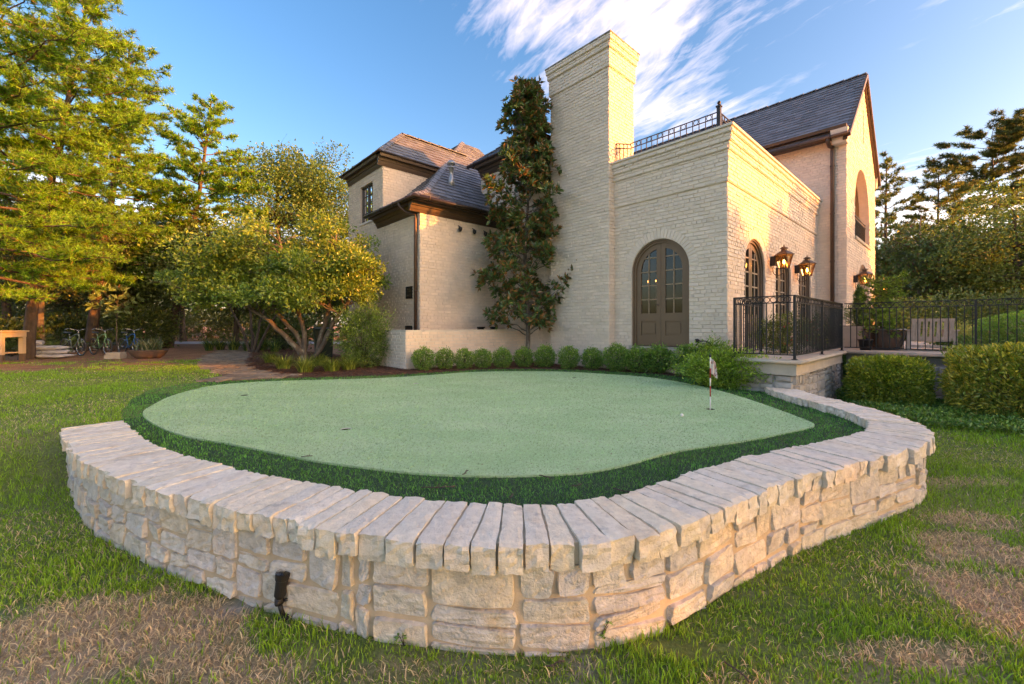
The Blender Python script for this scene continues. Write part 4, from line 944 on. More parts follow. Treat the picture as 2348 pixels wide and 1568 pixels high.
mb.lathe([(.16, -.15), (.09, .22), (.075, .25), (.075, .55), (.11, .56), (.11, .60), (.06, .61), (.06, .66), (.13, .67), (.14, .74), (.10, .80), (.01, .83)], (fx_, fy_, fzz), 14); mb.build('flue_pipe', M['galv'], house)
mb = MB(); sx_, st_ = 0, .55; mb.tube([(0, .60, 1.27), (-.06, .60, 1.27), (-.10, .60, 1.25)], .016, 6); mb.lathe([(.04, 0), (.05, .03), (.05, .07), (.03, .09)], (-.12, .60, 1.22), 8); mb.build('spigot', M['rubber'], house)
# ------------------------------------------------------------------ low brick screen wall
lw = thing('screen_wall', 'low cream brick wall wrapping the corner in front of the downspout', 'brick wall', (HC[0], HC[1], 0), HA)
mb = MB(); ls, lt, lz = -4.27, 6.25, 1.47
mb.box((ls, lt, .2), (-.01, lt+.26, lz)); mb.box((ls, lt+.26, .2), (ls+.26, lt+1.51, lz)); lwm = mb.build('wall', M['stucco'], lw)
n0 = len(BR)
lay_bricks('low', (ls, lt), (0,1), NL, 1.51, .3, lz, seed=41)
rest_b = BR[n0:]; V = np.array([c for _, c, _ in rest_b]).reshape(-1, 3); k = np.arange(len(rest_b))[:, None, None]*8
for _, c, _ in rest_b: obj('brick', MB().add(c, BF).mesh('brick'), M['brick1'], lw)
n0 = len(BR); lay_bricks('low', (ls, lt), (1,0), NR, 4.24, .3, lz, seed=42, ext=.004); rest_b = [(a, [(p if i < 4 else (p[0], p[1]+.0055, p[2])) for i, p in enumerate(c)], s) for a, c, s in BR[n0:]]
V = np.array([c for _, c, _ in rest_b]).reshape(-1, 3); k = np.arange(len(rest_b))[:, None, None]*8
o = obj('brickwork', np_mesh('brickwork', V, (k + np.array(BF)[None]).reshape(-1, 4), col=np.repeat(np.array([[s*1.03, s*1.02, s] for _, _, s in rest_b]), 8, 0)), M['brick'], lw); o['kind'] = 'stuff'
MB().box((ls-.012, lt-.012, lz), (0, lt+.27, lz+.02)).build('coping', M['stucco'], lw); MB().box((ls-.012, lt+.27, lz), (ls+.27, lt+1.52, lz+.02)).build('coping', M['stucco'], lw)

# ------------------------------------------------------------------ terrace
TS, TT0, TJ = -1.50, -1.61, 2.40           # front line, side line, inner corner
DZ = 1.04
ter = thing('terrace', 'raised terrace with pale limestone edge over a rubble stone base', 'terrace', (HC[0], HC[1], 0), HA)
mb = MB(); mb.box((TS+.06, TT0+.06, .0), (.0, -.72, .98)); mb.box((.0, TT0+.06, .0), (TJ, -.02, .98)); mb.box((TJ, -14, .0), (22, -.02, .98)); mb.build('core', M['ashlar'], ter)
mb = MB(); mb.box((TS-.06, TT0-.06, .985), (.0, -.68, DZ)); mb.box((.0, TT0-.06, .985), (TJ+.06, -.02, DZ)); mb.box((TJ+.06, -14, .985), (22, -.02, DZ)); mb.box((TJ-.06, -14, .985), (TJ+.06, TT0-.06, DZ)); mb.build('paving', M['paving'], ter)
ed = MB()
for a, b in (((TS-.06, -.70, 1.0), (TS-.06, TT0-.06, 1.0)), ((TS-.06, TT0-.06, 1.0), (TJ-.06, TT0-.06, 1.0)), ((TJ-.06, TT0-.06, 1.0), (TJ-.06, -14, 1.0))): ed.tube([a, b], .028, 8)
ed.build('nosing', M['paving'], ter)
mb = MB(); mb.box((TS, TT0, .80), (TS+.06, -.7, .985)); mb.box((TS+.06, TT0, .80), (TJ+.06, TT0+.06, .985)); mb.box((TJ, -14, .80), (TJ+.06, TT0, .985)); mb.box((TS-.015, TT0-.015, .78), (TS+.05, -.7, .80)); mb.box((TS+.05, TT0-.015, .78), (TJ+.05, TT0+.05, .80)); mb.build('limestone_band', M['concrete'], ter)
def rubble(O, U, N, L, z0, z1, seed, parent, mat, hi=(.42, .22), lo=.045):
    r = random.Random(seed); rc = []; x = 0
    while x < L: w = r.uniform(.8, 1.3); guillotine(x, z0, min(x+w, L), z1, lo, hi, rc, r); x += w
    for a0, y0, a1, y1 in rc:
        if a1-a0 < .05: continue
        g = .009; j = lambda: r.uniform(-.012, .012); bk = [(a0+g+j()*.5, y0+g+j()*.5), (a1-g+j()*.5, y0+g+j()*.5), (a1-g+j()*.5, y1-g+j()*.5), (a0+g+j()*.5, y1-g+j()*.5)]; m = ((a0+a1)/2+j(), (y0+y1)/2+j())
        ins = [(x+(m[0]-x)*.16, y+(m[1]-y)*.16) for x, y in bk]; V = [face_pt(O, U, N, x, y, -.02) for x, y in bk] + [face_pt(O, U, N, x, y, .022+r.uniform(-.01, .012)) for x, y in ins] + [face_pt(O, U, N, m[0], m[1], .03+r.uniform(-.012, .014))]
        MB().add(V, [(0,1,5,4),(1,2,6,5),(2,3,7,6),(3,0,4,7),(4,5,8),(5,6,8),(6,7,8),(7,4,8)]).build('stone', mat, parent)
rubble((TS+.05, TT0+.05), (0,1), NL, .9, .0, .78, 3, ter, M['ashlar']); rubble((TS+.05, TT0+.05), (1,0), NR, TJ-TS-.05, -.05, .78, 4, ter, M['ashlar']); rubble((TJ-.01, TT0), (0,-1), NL, 6.5, -.05, .78, 5, ter, M['ashlar'])
lay = MB(); 

# ------------------------------------------------------------------ iron railings
ringm = MB().ring((0, 0, 0), (1, 0, 0), (0, 0, 1), .046, .0065, 16, 5).mesh('ring')
def railing(root, P0, P1, H, zb, posts=(0.0, 1.0), spacing=.108, ring=True, post_h=None, pw=.036):
    p0, p1 = Vector((P0[0], P0[1], 0)), Vector((P1[0], P1[1], 0)); d = p1-p0; L_ = d.length; d.normalize(); rz = math.atan2(d.y, d.x)
    zt = zb + H
    MB().beam(p0+Vector((0,0,zt)), p1+Vector((0,0,zt)), .042, .016).build('top_rail', M['iron'], root)
    if ring: MB().beam(p0+Vector((0,0,zt-.115)), p1+Vector((0,0,zt-.115)), .016, .014).build('ring_rail', M['iron'], root)
    MB().beam(p0+Vector((0,0,zb+.075)), p1+Vector((0,0,zb+.075)), .034, .018).build('bottom_rail', M['iron'], root)
    n = max(1, int(round(L_/spacing))); bh = H-.075-(.115 if ring else 0); bme = MB().box((-.0075, -.0075, 0), (.0075, .0075, bh)).mesh('baluster')
    for k in range(1, n):
        p = p0 + d*(L_*k/n)
        if any(abs(k/n - f)*L_ < .03 for f in posts): continue
        o = obj('baluster', bme, M['iron'], root); o.location = (p.x, p.y, zb+.075); o.rotation_euler = (0, 0, rz)
        if ring: o = obj('ring', ringm, M['iron'], root); o.location = (p.x, p.y, zt-.060); o.rotation_euler = (0, 0, rz)
    for f in posts:
        p = p0 + d*L_*f; mb = MB(); mb.box((p.x-pw/2, p.y-pw/2, zb), (p.x+pw/2, p.y+pw/2, zt+.004)); mb.box((p.x-pw, p.y-pw, zb), (p.x+pw, p.y+pw, zb+.012)); mb.build('post', M['iron'], root)
r1 = thing('terrace_railing', 'black iron railing with ring frieze around the near terrace corner', 'railing', (HC[0], HC[1], 0), HA)
RZ = DZ + .002; K = (TS+.03, TT0+.03); J = (TJ+.03, TT0+.03)
railing(r1, (TS+.03, TT0+.95), K, 1.06, RZ, posts=(0.0, 1.0)); railing(r1, K, J, 1.06, RZ, posts=(.5, 1.0)); railing(r1, (TS+.03, TT0+.95), (-.02, TT0+.95), 1.06, RZ, posts=(1.0,))
r2 = thing('terrace_railing', 'long black iron railing with ring frieze running right behind the clipped hedges', 'railing', (HC[0], HC[1], 0), HA)
railing(r2, (TJ+.03, TT0-.02), (TJ+.03, -9.0), 1.06, RZ, posts=(.27, .54, .81, 1.0))
r3 = thing('roof_railing', 'black iron railing with rings on the flat roof beside the chimney', 'railing', (HC[0], HC[1], 0), HA)
ringm_r = MB().ring((0, 0, 0), (1, 0, 0), (0, 0, 1), .055, .007, 16, 5).mesh('ring')
def roofrail(P0, P1, zb, H, n):
    p0, p1 = Vector((P0[0], P0[1], 0)), Vector((P1[0], P1[1], 0)); d = (p1-p0); L_ = d.length; d.normalize(); rz = math.atan2(d.y, d.x)
    for zz in (zb+H, zb+H-.125, zb+.03): MB().beam(p0+Vector((0,0,zz)), p1+Vector((0,0,zz)), .026, .016).build('rail', M['iron'], r3)
    bme = MB().box((-.008, -.008, 0), (.008, .008, H)).mesh('baluster')
    for k in range(n+1):
        p = p0+d*(L_*k/n); o = obj('baluster', bme, M['iron'], r3); o.location = (p.x, p.y, zb); o.rotation_euler = (0, 0, rz)
        if k < n and k % 2 == 1:
            p = p0+d*(L_*(k+.5)/n); o = obj('ring', ringm_r, M['iron'], r3); o.location = (p.x, p.y, zb+H-.0625); o.rotation_euler = (0, 0, rz)
roofrail((.34, .30), (.34, 2.55), PT, .56, 15); roofrail((.34, 2.55), (.02, 2.80), PT, .54, 4); roofrail((.34, .30), (7.6, .30), PT, .56, 44)
mb = MB(); mb.box((.30, .26, PT), (.38, .34, PT+.70)); mb.box((.285, .245, PT+.66), (.395, .355, PT+.69)); mb.lathe([(.02, 0), (.022, .02), (.04, .05), (.04, .07), (.018, .10), (.004, .11)], (.34, .30, PT+.70), 10); mb.build('corner_post', M['iron'], r3)

# ------------------------------------------------------------------ wall lanterns (wall at y=0, outwards is -y)
def lantern_parts():
    pr = {}
    mb = MB(); mb.box((-.065, -.11, -.12), (.065, 0, .12)); mb.box((-.05, -.12, -.10), (.05, -.11, .10)); pr['wall_plate'] = (mb.mesh('wall_plate'), 'rubber')
    mb = MB(); mb.beam((0, -.10, .10), (0, -.20, .115), .03, .03)
    pts = [(0, -.05, -.12)]
    for k in range(13): a = math.pi + math.pi*k/12; pts.append((0, -.18+.13*math.cos(a+math.pi)*-1*-1, -.26+.13*math.sin(a)))
    pts = [(0, -.05, -.12), (0, -.05, -.26)] + [(0, -.18+.13*math.cos(math.pi-math.pi*k/12)*1.0 if False else -.18+.13*math.cos(math.pi*k/12), -.26-.13*math.sin(math.pi*k/12)) for k in range(13)] + [(0, -.33, -.20)]
    pts = [(0, -.05, -.12), (0, -.05, -.26)] + [(0, -.175+.125*math.cos(math.pi*k/12), -.26-.125*math.sin(math.pi*k/12)) for k in range(1, 12)] + [(0, -.30, -.20)]
    mb.tube(pts, .009, 6); pr['arm'] = (mb.mesh('arm'), 'lampmetal')
    cy = -.30; n = 6; mb = MB(); rb, rt_, zb, zt = .118, .205, -.20, .135
    for k in range(n):
        a = 2*math.pi*k/n + math.pi/6; mb.beam((rb*math.cos(a), cy+rb*math.sin(a), zb), (rt_*math.cos(a), cy+rt_*math.sin(a), zt), .016, .016)
    mb.lathe([(rb+.012, -.225), (rb+.016, -.20), (rb+.002, -.195)], (0, cy, 0), 6, math.pi/6, smooth=False); pr['cage'] = (mb.mesh('cage'), 'lampmetal')
    for k in range(n):
        a, b = 2*math.pi*k/n + math.pi/6, 2*math.pi*(k+1)/n + math.pi/6; f = .965
        pr['glass_pane.%d' % k] = (MB().add([(rb*f*math.cos(a), cy+rb*f*math.sin(a), zb), (rb*f*math.cos(b), cy+rb*f*math.sin(b), zb), (rt_*f*math.cos(b), cy+rt_*f*math.sin(b), zt), (rt_*f*math.cos(a), cy+rt_*f*math.sin(a), zt)], [(0,1,2,3)]).mesh('glass_pane'), 'lampglass')
    mb = MB(); mb.lathe([(.235, .125), (.235, .14), (.15, .20), (.072, .245), (.066, .29), (.10, .295), (.10, .305), (.06, .335), (.02, .35), (.012, .38), (.004, .41)], (0, cy, 0), 6, math.pi/6, smooth=False); pr['roof'] = (mb.mesh('roof'), 'lampmetal')
    mb = MB()
    for x in (-.035, .035): mb.lathe([(.014, -.195), (.014, -.10)], (x, cy, 0), 8)
    mb.lathe([(.05, -.197), (.05, -.185)], (0, cy, 0), 8); pr['burner'] = (mb.mesh('burner'), 'white')
    for i, x in enumerate((-.035, .035)): pr['flame.%d' % i] = (MB().lathe([(.004, -.10), (.018, -.070), (.015, -.035), (.002, .015)], (x, cy, 0), 8).mesh('flame'), 'flame')
    return pr
LP = lantern_parts()
def lantern(s_, t_, z, label):
    x, y = HL(s_, t_); t = thing('wall_lantern', label, 'lantern', (x, y, z), HA, 'gas lanterns on the house')
    for nm, (me, mt) in LP.items(): obj(nm.split('.')[0], me, M[mt], t)
    return t
lantern(2.95, -.012, 3.30, 'copper gas lantern lit beside the first arched door on the sunlit wall'); lantern(5.30, -.012, 3.30, 'copper gas lantern lit between the second and third arched doors')
lantern(GS+1.25, GT-.012, 3.24, 'copper gas lantern lit beside the arched opening of the gable wing'); lantern(GS+GW-.22, GT-.012, 3.24, 'farthest copper gas lantern, lit at the outer corner of the gable wing')

# ------------------------------------------------------------------ golf flag, ball, spotlight
fx, fy = CUPS[0]
fg = thing('golf_flag', 'putting green pin with red and white striped pole and small pale flag', 'golf flag', (fx, fy, GREENZ))
for i, (z0, z1, m) in enumerate(((-.09, .17, 'white'), (.17, .31, 'red'), (.31, .42, 'white'), (.42, .55, 'red'), (.55, .70, 'white'))): MB().tube([(0, 0, z0), (0, 0, z1)], .0085, 8).build('pole_band', M[m], fg)
MB().lathe([(.013, .70), (.015, .715), (.010, .73), (.003, .735)], (0, 0, 0), 10).build('pole_cap', M['rubber'], fg)
nu, nv = 10, 12; V = []
for j in range(nv):
    for i in range(nu):
        a, b = i/(nu-1), j/(nv-1); w = .075*(1-.25*b); x = a*w*(.8+.55*b); z = .69 - b*.205 - a*.055 - .02*a*b; y = .014*math.sin(a*9+b*2.0)*(.3+a); V.append((x+.006, y-.012*a, z))
q = [(j*nu+i, j*nu+i+1, (j+1)*nu+i+1, (j+1)*nu+i) for j in range(nv-1) for i in range(nu-1)]
fm = surf('flag_cloth', (0.62, 0.55, 0.52), 0.8, (14, 0.12), second=((0.42, 0.18, 0.15), 26, .52, .60)); flag = obj('flag', np_mesh('flag', V, q, smooth=True), fm, fg)
md = flag.modifiers.new('thick', 'SOLIDIFY'); md.thickness = .002
bx, by = at(1563, 956, GREENZ); tag(MB().lathe([(.002, 0), (.015, .005), (.0213, .0213), (.015, .037), (.002, .0426)], (0, 0, 0), 12).build('golf_ball', M['ball']), 'tiny white golf ball lying on the green near the flag', 'golf ball').location = (bx, by, GREENZ+.002)
sx, sy = at(650, 1418, 0.0)
sp = thing('garden_spotlight', 'black adjustable garden spotlight staked in the grass before the stone wall', 'spotlight', (sx, sy, .0), R(8))
MB().lathe([(.004, -.14), (.016, -.02), (.028, .0), (.028, .012), (.012, .02)], (0, 0, 0), 10).build('stake', M['rubber'], sp)
mb = MB(); mb.tube([(0, 0, .01), (-.012, .0, .05), (-.022, .0, .085)], .0125, 8); mb.lathe([(.02, -.018), (.024, -.012), (.024, .012), (.02, .018)], (-.022, 0, .10), 10); mb.tube([(-.022, -.034, .10), (-.022, .034, .10)], .011, 8); mb.tube([(.0, -.0, .10), (.022, .0, .104)], .008, 6); mb.build('knuckle', M['rubber'], sp)
mb = MB(); a = Vector((-.020, 0, .115)); d = Vector((.125, .02, 1)).normalized()
mb.tube([a, a+d*.012, a+d*.016, a+d*.100, a+d*.104, a+d*.138], [.020, .027, .030, .0315, .036, .038], 18, smooth=False); mb.build('lamp_head', M['rubber'], sp)
MB().tube([a+d*.138, a+d*.1395], [.034, .034], 16).build('lens', M['lampglass'], sp)
# iron scroll disc between the shrubs
gx, gy = HL(-.40, .33)
gd = thing('scroll_disc', 'round black iron scrollwork disc standing against the brick by the corner', 'garden ornament', (gx, gy, .48), HA+R(90))
mb = MB(); C_ = (0, 0, .60); mb.ring(C_, (1,0,0), (0,0,1), .195, .012, 28, 6); mb.tube([(0, 0, 0), (0, 0, .41)], .01, 6); mb.build('hoop', M['iron'], gd)
for k in range(8):
    a = k*math.pi/4; cx, cz = .115*math.cos(a), .60+.115*math.sin(a); mb = MB()
    mb.tube([(cx+math.cos(a+2.2+q_*.62)*(.062-q_*.0052), 0, cz+math.sin(a+2.2+q_*.62)*(.062-q_*.0052)) for q_ in range(11)], .007, 5); mb.build('scroll', M['iron'], gd)

# ------------------------------------------------------------------ terrace furniture
def armchair(x, y, rz, label):
    t = thing('armchair', label, 'armchair', (x, y, DZ+.001), rz, 'teak armchairs on the terrace')   # back towards -y
    W = .84
    for sx in (-1, 1):
        MB().hexa([(sx*W/2-.035, -.04, 0), (sx*W/2+.035, -.04, 0), (sx*W/2+.035, .05, 0), (sx*W/2-.035, .05, 0), (sx*W/2-.035, -.06, .56), (sx*W/2+.035, -.06, .56), (sx*W/2+.035, .03, .56), (sx*W/2-.035, .03, .56)]).build('leg', M['wood'], t)
        MB().box((sx*W/2-.035, .62, 0), (sx*W/2+.035, .70, .56)).build('leg', M['wood'], t); MB().box((sx*W/2-.06, -.10, .56), (sx*W/2+.06, .74, .595)).build('armrest', M['wood'], t)
    MB().box((-W/2, -.02, .26), (W/2, .70, .34)).build('seat', M['wood'], t)
    bk = MB(); lean = lambda z: -.02-.18*(z-.3)
    for z0, z1, w in ((.30, .40, W-.07), (.82, .90, W-.07)): bk.hexa([(-w/2, lean(z0)-.02, z0), (w/2, lean(z0)-.02, z0), (w/2, lean(z0)+.02, z0), (-w/2, lean(z0)+.02, z0), (-w/2, lean(z1)-.02, z1), (w/2, lean(z1)-.02, z1), (w/2, lean(z1)+.02, z1), (-w/2, lean(z1)+.02, z1)])
    for sx in (-1, 1): x0 = sx*(W/2-.08); bk.beam((x0, lean(.3), .3), (x0, lean(.88), .88), .075, .04, up=(0, 1, 0))
    bk.build('back_frame', M['wood'], t)
    for k in range(5): x0 = -W/2+.17+k*(W-.34)/4; MB().beam((x0, lean(.38), .38), (x0, lean(.84), .84), .085, .018, up=(0, 1, 0)).build('slat', M['wood'], t)
    MB().box((-W/2+.02, -.02, .10), (W/2-.02, .02, .16)).build('stretcher', M['wood'], t)
    t.scale = (.9, 1, .80)
    return t
armchair(9.35, 9.3, R(-32), 'weathered teak armchair seen from behind through the terrace railing'); armchair(12.55, 10.2, R(-32), 'teak armchair half hidden behind the domed shrub on the terrace')
gp_ = thing('plant_pot', 'large dark glazed pot under the small conifer on the terrace', 'plant pot', (8.72, 9.78, DZ+.001))
MB().lathe([(.26, 0), (.33, .10), (.385, .30), (.40, .44), (.415, .47), (.40, .49), (.36, .485), (.35, .43)], (0, 0, 0), 24).build('vessel', M['pot'], gp_); MB().lathe([(.35, .40), (.34, .43), (.01, .44)], (0, 0, 0), 20).build('soil', M['mulch'], gp_)
px_, py_ = HL(3.3, -1.0)
pl = thing('planter_box', 'square cast stone planter with young cypress near the gable wing', 'planter', (8.95, 10.75, DZ+.001), HA)
mb = MB(); mb.hexa([(-.30,-.30,0),(.30,-.30,0),(.30,.30,0),(-.30,.30,0),(-.34,-.34,.50),(.34,-.34,.50),(.34,.34,.50),(-.34,.34,.50)]); mb.box((-.37,-.37,.50), (.37,.37,.55)); mb.build('box', M['concrete'], pl); MB().box((-.33,-.33,.55), (.33,.33,.565)).build('soil', M['mulch'], pl)
sp_ = thing('small_pot', 'small black nursery pot standing beside the glazed pot', 'plant pot', (8.16, 9.62, DZ+.001)); MB().lathe([(.10, 0), (.135, .22), (.145, .22), (.145, .25), (.12, .25), (.115, .21)], (0, 0, 0), 14).build('vessel', M['rubber'], sp_)
pb = thing('planting_bed_edge', 'pale limestone kerb of the terrace planting bed below the domed shrub', 'stone kerb', (HC[0], HC[1], 0), HA)
for k in range(7): MB().box((TJ+.75+.006, -4.6-k*.9+.006, DZ), (TJ+.99, -4.6-(k-1)*.9-.006, DZ+.14)).build('kerb_stone', M['concrete'], pb)

# ------------------------------------------------------------------ things at the edge of the woods
def bicycle(x, y, rz, mat, label):
    z = float(gz(x, y)); t = thing('bicycle', label, 'bicycle', (x, y, z+.338), rz, 'bicycles parked by the trees')
    for wx in (-.53, .53):
        w = empty('wheel', (wx, 0, 0)); w.parent = t
        MB().ring((0,0,0), (1,0,0), (0,0,1), .318, .021, 28, 6).build('tyre', M['tyre'], w); MB().ring((0,0,0), (1,0,0), (0,0,1), .293, .011, 28, 5).build('rim', M['chrome'], w)
        mb = MB()
        for k in range(14): a = 2*math.pi*k/14; mb.tube([(0, .02*(-1)**k, 0), (.29*math.cos(a), 0, .29*math.sin(a))], .0022, 3)
        mb.tube([(0, -.05, 0), (0, .05, 0)], .018, 8); mb.build('spokes', M['chrome'], w)
    bb, st, hd, hd0, rx = (-.08, 0, -.06), (-.22, 0, .40), (.36, 0, .50), (.40, 0, .34), (-.53, 0, 0)
    mb = MB(); mb.tube([bb, st], .017, 8); mb.tube([(-.20, 0, .32), (.10, 0, .46), hd], .019, 8); mb.tube([bb, (.2, 0, .10), hd0], .021, 8); mb.tube([hd0, hd], .022, 8)
    for s_ in (-.05, .05): mb.tube([(-.19, s_*.3, .30), (rx[0], s_, 0)], .010, 6); mb.tube([bb, (rx[0], s_, 0)], .011, 6); mb.tube([(.40, s_*.6, .33), (.45, s_, .22), (.53, s_, 0)], .013, 6)
    mb.build('frame', mat, t)
    MB().tube([(-.22, 0, .40), (-.25, 0, .52)], .012, 6).build('seat_post', M['chrome'], t)
    mb = MB(); mb.add([(-.40,-.10,.53),(-.40,.10,.53),(-.22,.07,.53),(-.08,.015,.52),(-.08,-.015,.52),(-.22,-.07,.53),(-.40,-.09,.585),(-.40,.09,.585),(-.22,.055,.575),(-.08,.01,.555),(-.08,-.01,.555),(-.22,-.055,.575)], [(0,1,2,3,4,5)[::-1],(6,7,8,9,10,11)] + [(i,(i+1)%6,6+(i+1)%6,6+i) for i in range(6)]); mb.build('saddle', M['rubber'], t)
    mb = MB(); mb.tube([(.36,0,.50),(.33,0,.62)], .013, 6); mb.tube([(.20,-.32,.66),(.30,-.26,.70),(.36,-.12,.66),(.34,0,.62),(.36,.12,.66),(.30,.26,.70),(.20,.32,.66)], .011, 6); mb.build('handlebar', M['chrome'], t)
    mb = MB(); mb.lathe([(.09, -.006), (.09, .006)], (0, 0, 0), 16); ch = mb.mesh('chainring'); o = obj('chainring', ch, M['gutter'], t); o.location = (bb[0], .05, bb[2]); o.rotation_euler = (R(90), 0, 0)
    mb = MB(); mb.tube([(bb[0], -.09, bb[2]), (bb[0], .09, bb[2])], .012, 6); mb.beam((bb[0], .08, bb[2]), (bb[0]+.10, .09, bb[2]-.13), .014, .014); mb.beam((bb[0], -.08, bb[2]), (bb[0]-.10, -.09, bb[2]+.13), .014, .014); mb.box((bb[0]+.06, .09, bb[2]-.145), (bb[0]+.14, .17, bb[2]-.125)); mb.box((bb[0]-.14, -.17, bb[2]+.12), (bb[0]-.06, -.09, bb[2]+.14)); mb.build('pedals', M['rubber'], t)
    mb = MB(); mb.tube([(-.10, .03, -.06), (-.18, .16, -.33)], .008, 5); mb.build('kickstand', M['chrome'], t)
bicycle(-16.75, 15.9, R(-20), M['bikeA'], 'grey green cruiser bicycle parked behind the pile of sacks'); bicycle(-15.9, 16.1, R(-24), M['bikeB'], 'mint green bicycle parked between the grey and blue bicycles'); bicycle(-15.15, 16.5, R(-24), M['bikeC'], 'blue bicycle parked next to the planted tub')
# pile of sacks
for k, (x, y, z, w, d, h, a, lab) in enumerate(((-16.15, 14.6, .0, 1.15, .60, .16, 4, 'bottom grey plastic sack of the pile beside the bicycles'), (-16.2, 14.65, .145, 1.10, .56, .15, -3, 'middle grey plastic sack of the pile beside the bicycles'), (-16.25, 14.6, .28, 1.0, .52, .16, 6, 'upper grey plastic sack of the pile beside the bicycles'), (-16.75, 14.62, .415, .42, .40, .22, 40, 'small crumpled grey sack lying on top of the pile'))):
    gv2, gf2 = grid_box(8, 5, 3); p = gv2*2-1; f = (1-np.abs(p[:, 0])**4)*(1-np.abs(p[:, 1])**4); V = np.c_[p[:, 0]*w/2 + rng.normal(0, .012, len(p)), p[:, 1]*d/2 + rng.normal(0, .012, len(p)), h/2 + p[:, 2]*h/2*(.35+.65*f) + rng.normal(0, .008, len(p))]
    o = tag(obj('sack', np_mesh('sack', V, gf2, smooth=True), M['bag']), lab, 'sack', 'sacks piled by the bicycles'); o.location = (x, y, float(gz(x, y))+z+.01); o.rotation_euler = (0, 0, R(a))
# planted tub
tx, ty = -12.75, 14.6
tb = thing('planter_tub', 'old brown tub planted with spiky variegated leaves at the lawn edge', 'planter', (tx, ty, float(gz(tx, ty))), R(12))
MB().lathe([(.30, 0), (.42, .10), (.52, .27), (.54, .30), (.50, .30), (.47, .26)], (0, 0, 0), 22, sx=1.15, sy=.62).build('tub', M['terra'], tb); MB().lathe([(.46, .24), (.44, .27), (.01, .28)], (0, 0, 0), 20, sx=1.15, sy=.62).build('soil', M['mulch'], tb)
n = 90; a = rng.uniform(0, 2*np.pi, n); r_ = rng.uniform(0, .36, n); P = np.c_[np.cos(a)*r_*1.1, np.sin(a)*r_*.55, np.full(n, .26)]
V, q, t, C = blades(P, rng.uniform(.30, .58, n), rng.uniform(.03, .05, n), rng.uniform(.25, .8, n), np.where((rng.random(n) < .5)[:, None], np.array([.30,.30,.14]), np.array([.12,.17,.06]))*rng.uniform(.7, 1.2, n)[:, None]); obj('leaves', np_mesh('leaves', V, q, t, C), M['waxleaf'], tb)
bk_ = thing('paving_block', 'loose grey paving block leaning by the planted tub', 'paving block', (-13.75, 14.45, float(gz(-13.75, 14.45))), R(14)); gv3, gf3 = grid_box(3, 2, 2); obj('block', np_mesh('block', (gv3-[.5,.5,0])*[.46,.36,.13] + rng.normal(0, .005, gv3.shape), gf3), M['concrete'], bk_); obj('block', np_mesh('block', (gv3-[.5,.5,0])*[.42,.34,.09]+[0.02,0,.13] + rng.normal(0, .005, gv3.shape), gf3), M['concrete'], bk_)
# potting table and bucket
tx, ty = -16.2, 12.9; tz = float(gz(tx, ty))
tbl = thing('potting_table', 'tan plastic utility table standing on pine straw at the edge of the woods', 'table', (tx, ty, tz), R(14)); tbl.scale = (1.1, 1.1, 1.16)
MB().box((-.95, -.42, .82), (.62, .42, .86)).build('table_top', M['resin'], tbl); mb = MB(); mb.box((-.90, -.38, .68), (.58, -.34, .82)); mb.box((-.90, .34, .68), (.58, .38, .82)); mb.box((.54, -.34, .68), (.58, .34, .82)); mb.build('apron', M['resin'], tbl)
for x0 in (-.86, .46):
    for y0 in (-.38, .28):
        l = MB().box((x0, y0, .22), (x0+.11, y0+.10, .68)).build('leg', M['resin'], tbl); MB().box((x0+.005, y0+.005, 0), (x0+.105, y0+.095, .22)).build('foot', M['resindark'], l)
MB().box((-.76, -.30, .24), (.46, .30, .27)).build('shelf', M['resin'], tbl)
bu = thing('bucket', 'yellow plastic bucket standing on the tan utility table', 'bucket', (tx+.12, ty-.05, tz+.999)); MB().lathe([(.13, 0), (.165, .28), (.18, .28), (.18, .31), (.155, .31), (.145, .25)], (0, 0, 0), 20).build('pail', M['yellow'], bu)
bn = thing('wheelie_bin', 'dark green wheeled bin in the shade behind the multi trunk tree', 'bin', (-6.6, 14.6, float(gz(-6.6, 14.6))), R(30)); MB().hexa([(-.25,-.27,.06),(.25,-.27,.06),(.25,.27,.06),(-.25,.27,.06),(-.30,-.33,.98),(.30,-.33,.98),(.30,.33,.98),(-.30,.33,.98)]).build('bin_body', M['greenplastic'], bn); MB().hexa([(-.32,-.36,.98),(.32,-.36,.98),(.32,.36,.98),(-.32,.36,.98),(-.30,-.34,1.04),(.30,-.34,1.04),(.30,.30,1.10),(-.30,.30,1.10)]).build('lid', M['greenplastic'], bn)
SHADE = [(28.5, 9.0, 9.8, 2.9, 44, 'shade tree off to the right, nearest the terrace'), (30.5, 4.2, 10.3, 2.9, 46, 'shade tree off to the right, second from the terrace'), (30, -0.8, 10.7, 3.0, 48, 'shade tree off to the right, third from the terrace'), (30, -6.4, 12.2, 3.5, 54, 'shade tree off to the right, fourth from the terrace'), (28, -13, 12.4, 3.9, 56, 'shade tree off to the right, fifth from the terrace'), (33, -20.5, 12.5, 4.3, 56, 'shade tree off to the right, farthest from the terrace'), (36, 15, 9.5, 3.2, 40, 'shade tree off to the right beyond the terrace corner')]
LEAFGAIN = 2.1
